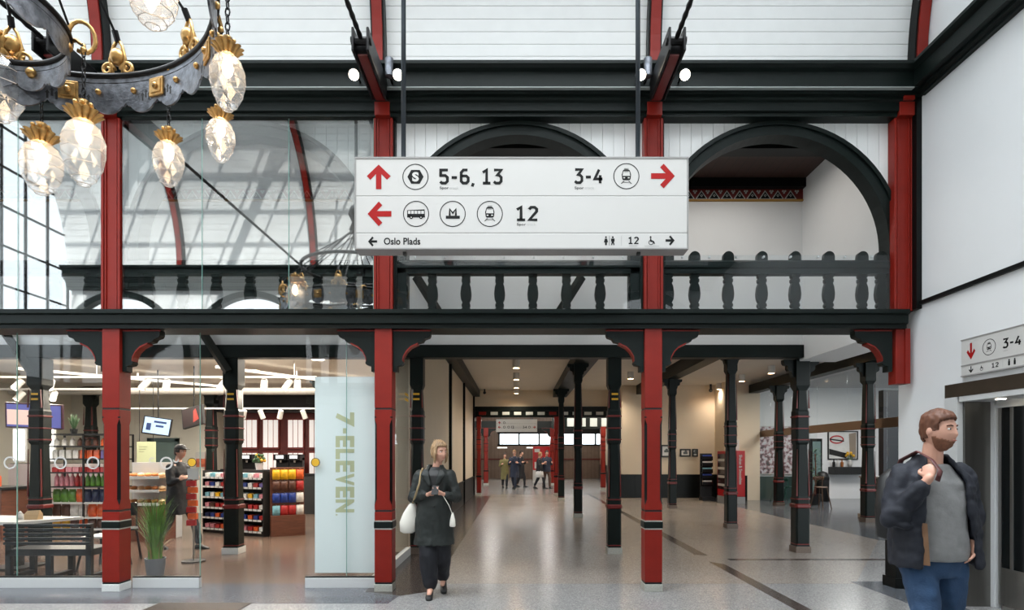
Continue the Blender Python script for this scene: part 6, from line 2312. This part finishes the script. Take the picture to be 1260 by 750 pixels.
def shoe(mb, ankle, toe_dir, L=.27, wd=.048, hgt=.08, heel=0.0, pitch=0.0):
    """foot/shoe: ankle point above the heel; sole on z = ankle.z - drop"""
    a = Vector(ankle)
    f = Vector(toe_dir).normalized()
    s = f.cross(Vector((0, 0, 1))).normalized()
    rg = []
    for t, ww, zt, zb in ((-.26, .45, .35, heel), (-.20, .80, .75, heel), (-.05, .92, 1.0, heel * .9), (.15, .95, .9, heel * .6), (.35, 1.0, .68, heel * .15), (.55, 1.05, .52, 0), (.68, .8, .36, 0), (.74, .35, .22, 0)):
        c = a + f * (t * L)
        zt2 = a.z - hgt + (hgt * zt if not heel else heel * (1 - max(0, t)) * .9 + hgt * .55 * zt)
        zb2 = a.z - hgt + zb
        dz = -pitch * t * L
        ring = []
        for j in range(12):
            q = 2 * pi * j / 12
            y_, z_ = cos(q) * wd * ww, (zt2 + zb2) / 2 + sin(q) * abs(zt2 - zb2) / 2
            if sin(q) < -.4:
                z_ = zb2
            ring.append((c.x + s.x * y_, c.y + s.y * y_, z_ + dz))
        rg.append(ring)
    mb.loft(rg)
    if heel:
        c = a - f * L * .2
        mb.tube([c + Vector((0, 0, -hgt)), c + Vector((0, 0, -hgt + heel + .015))], [.010, .022], 8)
    return mb


def place(mb, loc, yaw=0):
    M = Matrix.Rotation(yaw, 3, 'Z')
    mb.v = [tuple(M @ Vector(v) + Vector(loc)) for v in mb.v]
    return mb


def person(label, loc, group=None):
    return thing('person', label, 'person', loc, group)


class Figure:
    """collects meshes in local space (facing -y) and writes them into place"""

    def __init__(s, root, loc, yaw=0):
        s.t, s.loc, s.yaw = root, Vector(loc), yaw

    def add(s, name, mb, m, smooth=True, parent=None):
        return place(mb, s.loc, s.yaw).build(name, m, parent or s.t, smooth=smooth)

    def head(s, c, yaw, pitch, size):
        M = Matrix.Rotation(s.yaw, 3, 'Z')
        h = Head(M @ Vector(c) + s.loc, yaw + math.degrees(s.yaw), pitch, size)
        return h

    def local_head(s, c, yaw, pitch, size):
        return Head(c, yaw, pitch, size)


# ------------------------------------------------------------------ the man on the right
NAVY = mat('jacket_navy', (22, 26, 37), .75, vary=.2, scale=8, bump=.3, bscale=30)
TEE = mat('tee_grey', (132, 132, 132), .85, vary=.06, scale=30, bump=.15, bscale=80)
JEANS = mat('jeans_blue', (38, 66, 98), .8, vary=.22, scale=7, bump=.25, bscale=90)
HAIRR = mat('hair_auburn', (92, 54, 34), .6, vary=.3, scale=40, stretch=(1, 1, .2))
LEATH = mat('leather_tan', (120, 88, 62), .5, vary=.15)
loc = (2.625, 3.65, 0)
pm = person('bearded man in dark jacket, grey tee and blue jeans walking at right', loc)
fg = Figure(pm, loc)
HC = (.008, -.04, 1.702)
hd = fg.local_head(HC, 22, 0, 1.0)
body = MB()
hd.skin(body)
limb(body, [(0, .02, 1.46), (.0, -.005, 1.62)], [.062, .056])
rings(body, [(.86, 0, 0, .15, .10), (.95, 0, 0, .165, .11), (1.10, 0, 0, .15, .10), (1.30, 0, .01, .175, .105), (1.42, 0, .02, .17, .09), (1.49, 0, .02, .09, .06)])
RW, LW = Vector((-.155, -.185, 1.415)), Vector((.195, -.075, 1.02))
limb(body, [(-.175, .02, 1.43), (-.275, -.05, 1.17), RW], [.055, .042, .026])
limb(body, [(.175, .02, 1.43), (.255, .04, 1.19), LW], [.055, .042, .026])
hand(body, RW, (.25, .35, .9), (.75, .5, -.25), 1.0, .95, 1)
hand(body, LW, (-.25, -.25, -.92), (-.9, .2, .2), 1.0, .35, 1)
for sx, kn, an in ((-.10, (-.115, -.13, .50), (-.12, -.08, .10)), (.10, (.11, .0, .51), (.10, .24, .15))):
    limb(body, [(sx, 0, .90), kn, an], [.085, .056, .038])
bd = fg.add('body', remesh(body, .0062, 3), SKIN)
hw = fg.head(HC, 22, 0, 1.0)
hw.face(pm, HAIRR)
hw.shell('hair', HAIRR, pm, lambda p, u: .004 + .020 * min(1, max(0, (p.z - .02) / .06)) + .006 * max(0, u[1]) + .006 * NZ.noise(p * 38), lambda p: p.z > (.066 + .02 * (abs(p.x) / .07) ** 2 * -1 if p.y < -.045 else (.004 - .25 * (p.y + .045) if p.y < .02 else -.045 - (.02 if abs(p.x) < .05 else 0))), .0015)
hw.shell('beard', mat('beard_auburn', (128, 84, 62), .7, vary=.25, scale=60), pm, lambda p, u: .002 + .004 * max(0, -u[2]) + .003 * NZ.noise(p * 60), lambda p: p.z < (-.066 if abs(p.x) < .026 else (-.058 + .45 * (abs(p.x) - .026) if p.y < -.03 else -.03)) and p.y < .002, .0)
shirt = MB()
rings(shirt, [(.90, 0, -.01, .185, .135), (.96, 0, -.01, .19, .14), (1.10, 0, -.01, .18, .13), (1.25, 0, .0, .19, .13), (1.38, 0, .01, .185, .118), (1.44, 0, .02, .145, .098), (1.495, 0, .015, .09, .076)])
limb(shirt, [(-.17, .02, 1.43), (-.22, 0, 1.27)], [.050, .046])
limb(shirt, [(.17, .02, 1.43), (.22, .02, 1.27)], [.050, .046])
fg.add('shirt', remesh(shirt, .011, 4, wr=.008, fq=9), TEE)
jn = MB()
rings(jn, [(.80, 0, 0, .175, .12), (.90, 0, 0, .18, .125), (1.0, 0, 0, .17, .12)])
for sx, kn, an in ((-.098, (-.115, -.13, .50), (-.12, -.08, .10)), (.098, (.11, .0, .51), (.10, .24, .15))):
    limb(jn, [(sx, 0, .86), kn, an], [.105, .078, .068])
fg.add('jeans', remesh(jn, .011, 4, wr=.011, fq=9), JEANS)
sh_ = MB()
shoe(sh_, (-.12, -.08, .09), (0, -1, 0), .29, .05, .09)
fg.add('shoe', sh_, BLACK)
sh_ = MB()
shoe(sh_, (.10, .24, .135), (.05, -1, 0), .29, .05, .09, 0, .3)
fg.add('shoe', sh_, BLACK)


def open_shell(mb, levels, thick=.03, n=30):
    """coat body open at the front: levels = z, cx, cy, rx, ry, half gap angle"""
    rg = []
    for z, cx, cy, rx, ry, g in levels:
        o_, i_ = [], []
        for j in range(n + 1):
            a = g + (2 * pi - 2 * g) * j / n
            o_.append((cx + rx * sin(a), cy - ry * cos(a), z))
            i_.append((cx + (rx - thick) * sin(a), cy - (ry - thick) * cos(a), z))
        rg.append(o_ + list(reversed(i_)))
    return mb.loft(rg)


jk = MB()
open_shell(jk, [(.86, .01, 0, .275, .20, .72), (.95, .01, 0, .272, .195, .70), (1.08, 0, 0, .262, .19, .66), (1.22, 0, 0, .252, .18, .62), (1.36, 0, .01, .24, .17, .60), (1.43, 0, .015, .215, .15, .58), (1.485, 0, .02, .150, .125, .66), (1.535, 0, .02, .105, .10, .78), (1.56, 0, .025, .10, .10, .9)])
limb(jk, [(-.18, .02, 1.42), (-.285, -.04, 1.16), (-.185, -.165, 1.36)], [.080, .067, .052])
limb(jk, [(.185, .02, 1.42), (.265, .045, 1.18), (.205, -.05, 1.06)], [.088, .075, .056])
for q in range(5):
    jk.ball((-.245 - .01 * (q % 2), -.06 + .012 * q, 1.12 + .04 * q), (.065, .08, .02), 10)
fg.add('jacket', remesh(jk, .0105, 5, wr=.016, fq=10), NAVY)
ln_ = MB()
ln_.loft([[(2.625 - .165, 3.65 - .140, z), (2.625 - .135 - .006 * k, 3.65 - .165, z), (2.625 - .135 - .006 * k, 3.65 - .157, z), (2.625 - .165, 3.65 - .120, z)] for k, z in enumerate((.885, .97, 1.06, 1.14))])
ln_.build('jacket_lining', LEATH, pm, smooth=False)
sb = thing('shoulder_bag', 'dark rucksack on the back of the bearded man, its strap in his raised hand', 'bag', (2.6, 3.9, 1.2))
MB().loft([[(2.60 + rx * cos(2 * pi * j / 20), 3.93 + ry * sin(2 * pi * j / 20), z) for j in range(20)] for z, rx, ry in ((.98, .10, .05), (1.0, .15, .09), (1.2, .16, .10), (1.4, .14, .08), (1.46, .07, .04))]).build('pouch', BLACK, sb, smooth=True)
MB().tube([(2.625 - .15, 3.65 - .245, 1.40), (2.625 - .125, 3.65 - .235, 1.46), (2.625 - .115, 3.65 - .15, 1.525), (2.625 - .11, 3.65 - .02, 1.575), (2.625 - .10, 3.65 + .15, 1.52), (2.60 - .06, 3.87, 1.44)], [(.016, .005)] * 6, 6).build('strap', mat('strap_maroon', (84, 40, 40), .5), sb, smooth=True)

# ------------------------------------------------------------------ the woman in the dark coat
COATG = mat('coat_dark_green', (27, 33, 31), .6, vary=.2, scale=7, bump=.3, bscale=26)
TROU = mat('trousers_ink', (20, 22, 30), .7, vary=.15, scale=8)
BLOND = mat('hair_blonde', (158, 128, 94), .55, vary=.3, scale=30, stretch=(1, 1, .2))
loc = (-.91, 6.36, 0)
pw = person('blonde woman in dark knee length coat walking with phone in hands', loc)
fg = Figure(pw, loc)
HC = (.06, -.015, 1.585)
hd = fg.local_head(HC, 42, 4, .93)
body = MB()
hd.skin(body)
limb(body, [(.02, .02, 1.36), (.045, .01, 1.50)], [.055, .047])
rings(body, [(.80, 0, 0, .14, .10), (.92, 0, 0, .155, .105), (1.06, 0, 0, .125, .09), (1.22, 0, 0, .145, .10), (1.33, 0, .02, .145, .08), (1.40, .01, .02, .07, .05)])
W1, W2 = Vector((-.035, -.225, 1.135)), Vector((.13, -.225, 1.14))
limb(body, [(-.145, .02, 1.33), (-.225, -.02, 1.09), W1], [.046, .036, .022])
limb(body, [(.155, .02, 1.33), (.245, -.02, 1.09), W2], [.046, .036, .022])
hand(body, W1, (.9, -.3, .35), (.1, .5, .8), .86, .75, -1)
hand(body, W2, (-.85, -.3, .4), (-.1, .5, .8), .86, .75, 1)
for sx, kn, an, fwd in ((-.075, (-.06, -.06, .47), (-.035, -.03, .11), 1), (.08, (.075, .03, .47), (.07, .27, .15), 1)):
    limb(body, [(sx, 0, .84), kn, an], [.075, .05, .034])
    limb(body, [an, (an[0], an[1] - .10, an[2] - .055)], [.034, .026])
fg.add('body', remesh(body, .0062, 3), SKIN)
hw = fg.head(HC, 42, 4, .93)
hw.face(pw, mat('brow_brown', (120, 90, 64), .6))
hw.shell('hair', BLOND, pw, lambda p, u: .012 + .016 * max(0, u[2]) + .010 * max(0, u[1]), lambda p: p.z > (.066 if p.y < -.05 else (-.02 if p.y < .0 else -.065)) and (abs(p.x) > .052 or p.y > -.02 or p.z > .06), .004)
bun = MB().ball((0, 0, 0), (.04, .04, .035), 12)
hb = MB().merge(bun, hw.M, hw.w((0, .07, .105)))
for k in range(6):
    hb.tube([hw.w((-.03 + .012 * k, .05, .115)), hw.w((-.04 + .016 * k, .06, .14 + .01 * (k % 2))), hw.w((-.05 + .02 * k, .09, .145))], [.005, .004, .001], 5)
for sd in (-1, 1):
    hb.tube([hw.w((sd * .075, -.03, .04)), hw.w((sd * .086, -.035, -.03)), hw.w((sd * .080, -.03, -.10)), hw.w((sd * .07, -.02, -.13))], [.010, .016, .013, .003], 7)
hb.build('hair_knot', BLOND, pw, smooth=True)
top = MB()
rings(top, [(.95, 0, -.01, .15, .115), (1.20, 0, -.01, .15, .115), (1.33, 0, .005, .15, .105), (1.385, .01, .01, .10, .075), (1.425, .015, .01, .066, .058)])
fg.add('top', remesh(top, .011, 3), BLACK)
co = MB()
open_shell(co, [(.575, 0, .01, .222, .185, .03), (.70, 0, .01, .212, .175, .025), (.85, 0, 0, .205, .165, .02), (.98, 0, 0, .190, .155, .02), (1.08, 0, 0, .172, .14, .02), (1.18, 0, 0, .180, .145, .04), (1.27, 0, 0, .190, .145, .22), (1.33, 0, .005, .185, .135, .42), (1.375, .005, .01, .15, .115, .52), (1.41, .01, .015, .10, .088, .62), (1.445, .012, .02, .088, .082, .8)], .026)
limb(co, [(-.155, .02, 1.325), (-.232, -.02, 1.085), (-.075, -.195, 1.125)], [.072, .060, .042])
limb(co, [(.165, .02, 1.325), (.255, -.02, 1.085), (.165, -.195, 1.13)], [.072, .060, .042])
for sd in (-1, 1):
    co.loft([[(.01 + sd * .05, -.118, 1.39), (.01 + sd * .105, -.100, 1.405), (.01 + sd * .105, -.085, 1.405), (.01 + sd * .05, -.10, 1.39)],
             [(.01 + sd * .045, -.152, 1.33), (.01 + sd * .135, -.140, 1.34), (.01 + sd * .135, -.115, 1.34), (.01 + sd * .045, -.128, 1.33)],
             [(.01 + sd * .012, -.160, 1.22), (.01 + sd * .05, -.158, 1.23), (.01 + sd * .05, -.13, 1.23), (.01 + sd * .012, -.13, 1.22)]])
ct_ = fg.add('coat', remesh(co, .0095, 4, wr=.010, fq=10), COATG)
for k in range(3):
    MB().ball((-.91 + .025, 6.36 - .158, 1.14 - .14 * k), (.012, .006, .012), 8).build('button', BLACK, ct_, smooth=True)
tr = MB()
limb(tr, [(-.07, 0, .80), (-.055, -.06, .47), (-.035, -.03, .15)], [.105, .105, .082])
limb(tr, [(.075, 0, .80), (.075, .05, .47), (.065, .24, .19)], [.105, .105, .078])
rings(tr, [(.70, 0, 0, .15, .11), (.90, 0, 0, .15, .11)])
fg.add('trousers', remesh(tr, .011, 4, wr=.012, fq=7), TROU)
for an, d in (((-.035, -.03, .10), (.02, -1, 0)), ((.07, .265, .145), (.15, -1, 0))):
    mb = MB()
    shoe(mb, an, d, .235, .038, .10 if an[1] < 0 else .12, .055, .0 if an[1] < 0 else .12)
    fg.add('shoe', mb, BLACK)
tb_ = thing('tote_bag', 'white tote bag hanging from the blonde woman shoulder', 'bag', (-1.14, 6.33, .7))
mb = MB()
rg = []
for z, rx, ry, cx in ((.70, .05, .03, -.285), (.72, .085, .045, -.285), (.82, .10, .055, -.275), (.92, .080, .05, -.255), (1.0, .045, .035, -.238), (1.04, .02, .015, -.228)):
    rg.append([(-.91 + cx + rx * cos(2 * pi * j / 16), 6.34 + ry * sin(2 * pi * j / 16), z) for j in range(16)])
mb.loft(rg)
mb.build('pouch', mat('canvas_white', (226, 222, 212), .8, vary=.06), tb_, smooth=True)
MB().tube([(-.91 - .225, 6.32, 1.03), (-.91 - .18, 6.18, 1.10), (-.91 - .135, 6.205, 1.25), (-.91 - .125, 6.245, 1.37), (-.91 - .12, 6.36, 1.41)], [(.012, .004)] * 5, 6).build('strap', mat('strap_beige', (170, 148, 112), .7), tb_, smooth=True)
wp = thing('wrist_pouch', 'small white pouch on a cord at the blonde woman left hip', 'bag', (-.91 + .2, 6.2, .78))
MB().tube([(-.91 + .13, 6.135, 1.12), (-.91 + .19, 6.14, 1.02), (-.91 + .222, 6.16, .93)], .004, 5).build('cord', mat('canvas_white', (226, 222, 212)), wp)
MB().loft([[(-.91 + .225 + a * cos(2 * pi * j / 12), 6.165 + b * sin(2 * pi * j / 12), z) for j in range(12)] for z, a, b in ((.79, .022, .012), (.80, .032, .018), (.86, .028, .016), (.94, .008, .006))]).build('pouch', mat('canvas_white', (226, 222, 212)), wp, smooth=True)
ph_ = tag(MB().obox((-.91 + .05, 6.36 - .268, 1.185), (.072, .009, .14), Matrix.Rotation(R(-50), 3, 'X')).build('phone', BLACK, bevel=.003, loc=(-.91 + .05, 6.1, 1.18)), 'dark phone held in the blonde woman hands', 'phone')


# ------------------------------------------------------------------ people further off
def walker(label, x, y, yaw, H, coat, trous, hair, coat_len=.50, stride=.28, group=None, cap=None, skirt=None, vox=.014, armbend=.5, long_hair=False):
    k = H / 1.75
    loc = (x, y, 0)
    t = person(label, loc, group)
    fg = Figure(t, loc, R(yaw))
    hc = (0, -.03 * k, 1.635 * k)
    body = MB()
    fg.local_head(hc, 0, 6, .96 * k).skin(body)
    limb(body, [(0, .02 * k, 1.40 * k), (0, 0, 1.54 * k)], [.058 * k, .05 * k])
    rings(body, [(z * k, 0, 0, a * k, b * k) for z, a, b in ((.82, .15, .10), (.95, .155, .11), (1.1, .14, .10), (1.3, .17, .10), (1.40, .15, .08), (1.46, .07, .05))])
    ws_ = []
    for s in (-1, 1):
        el = Vector((s * .25 * k, .06 * k * s * stride * 3, 1.12 * k))
        wr = el + Vector((-s * .05, -.16 - .05 * s, .03 + .05 * armbend)) * k * (.6 + armbend)
        ws_.append((el, wr))
        limb(body, [(s * .165 * k, .01, 1.38 * k), el, wr], [.05 * k, .04 * k, .025 * k])
        hand(body, wr, (wr - el), (-s, 0, -.2), k, .5, -s if s > 0 else 1)
    feet = []
    for s in (-1, 1):
        d = stride * s
        kn = (s * .09 * k, (-.5 * d - .06) * k, .49 * k)
        an = (s * .08 * k, -d * k, (.09 + (.05 if d < 0 else 0)) * k)
        feet.append((kn, an))
        limb(body, [(s * .085 * k, 0, .86 * k), kn, an], [.08 * k, .055 * k, .036 * k])
    fg.add('body', remesh(body, vox * .8, 2), SKIN)
    hw = fg.head(hc, 0, 6, .96 * k)
    hw.face(t, hair)
    hw.shell('hair', hair, t, lambda p, u: .012 + .012 * max(0, u[2]), lambda p: p.z > (.06 if p.y < -.045 else (-.01 if p.y < .015 else (-.10 if long_hair else -.06))), .002)
    if cap:
        hw.shell('cap', cap, t, .026, lambda p: p.z > .048, 0)
        MB().loft([[hw.w((u, v, .062 + dz)) for u, v in ((-.06, -.09), (.06, -.09), (.045, -.16), (-.045, -.16))] for dz in (0, .008)]).build('cap_brim', cap, t)
    cm = MB()
    z0 = (.86 - coat_len * .6) * k
    lv = [(z0, .20, .17)] + [(z, a, b) for z, a, b in ((.80 * k, .195, .155), (.95 * k, .19, .15), (1.1 * k, .18, .14), (1.28 * k, .195, .14), (1.38 * k, .17, .115), (1.44 * k, .10, .085), (1.47 * k, .08, .075)) if z > z0 + .03]
    rings(cm, [(z, 0, .005, a * k, b * k) for z, a, b in lv])
    for s, (el, wr) in zip((-1, 1), ws_):
        limb(cm, [(s * .17 * k, .01, 1.37 * k), el, el.lerp(wr, .85)], [.076 * k, .062 * k, .045 * k])
    fg.add('coat', remesh(cm, vox, 3, wr=.012, fq=9), coat)
    tm = MB()
    for s, (kn, an) in zip((-1, 1), feet):
        limb(tm, [(s * .085 * k, 0, .84 * k), kn, (an[0], an[1], an[2] + .03)], [.10 * k, .072 * k, .055 * k])
    rings(tm, [(.78 * k, 0, 0, .16 * k, .12 * k), (.92 * k, 0, 0, .165 * k, .12 * k)])
    fg.add('trousers', remesh(tm, vox, 3, wr=.010, fq=9), trous)
    if skirt:
        sk = MB()
        rings(sk, [(z0 - .28 * k, 0, 0, .25 * k, .20 * k), (z0 + .05, 0, 0, .19 * k, .15 * k)])
        fg.add('skirt', sk, skirt)
    for s, (kn, an) in zip((-1, 1), feet):
        mb = MB()
        shoe(mb, an, (0, -1, 0), .27 * k, .048 * k, an[2], 0, 0 if an[2] < .1 * k else .25)
        fg.add('shoe', mb, BLACK)
    return t


CK = mat('coat_black', (24, 25, 30), .7, vary=.2)
CN = mat('coat_navy', (34, 42, 62), .7, vary=.2)
CO = mat('coat_olive', (112, 104, 62), .7, vary=.2)
TD = mat('trousers_dark', (30, 32, 38), .7)
HD = mat('hair_dark', (46, 34, 28), .6)
walker('person in dark coat and cap striding past inside the shop glass', -5.62, 9.62, 78, 1.72, CK, TD, HD, .45, .32, cap=CK)
GP = 'people walking in the far hall'
walker('person in olive parka at the left of the far walking group', PX(621, 27.4), 27.4, 10, 1.66, CO, TD, HD, .70, .12, GP, long_hair=True)
walker('fair person in long navy coat, middle of the far walking group', PX(633, 26.6), 26.6, -12, 1.80, CN, mat('trousers_navy', (28, 34, 52), .7), mat('hair_sand', (150, 110, 70), .6), .55, .22, GP)
walker('person in black coat behind the navy coat in the far walking group', PX(641, 28.4), 28.4, 60, 1.78, CK, TD, HD, .75, .16, GP)
walker('person in dark jacket over a white skirt before the red kiosk', PX(664, 27.0), 27.0, 70, 1.70, CK, TD, mat('hair_sand', (150, 110, 70)), .05, .22, GP, skirt=mat('skirt_white', (224, 222, 220), .7), long_hair=True)
walker('person in navy jacket and brown trousers, nearest the far red post', PX(673, 27.2), 27.5, 20, 1.78, CN, mat('trousers_brown', (92, 66, 56), .7), HD, .15, .2, GP)
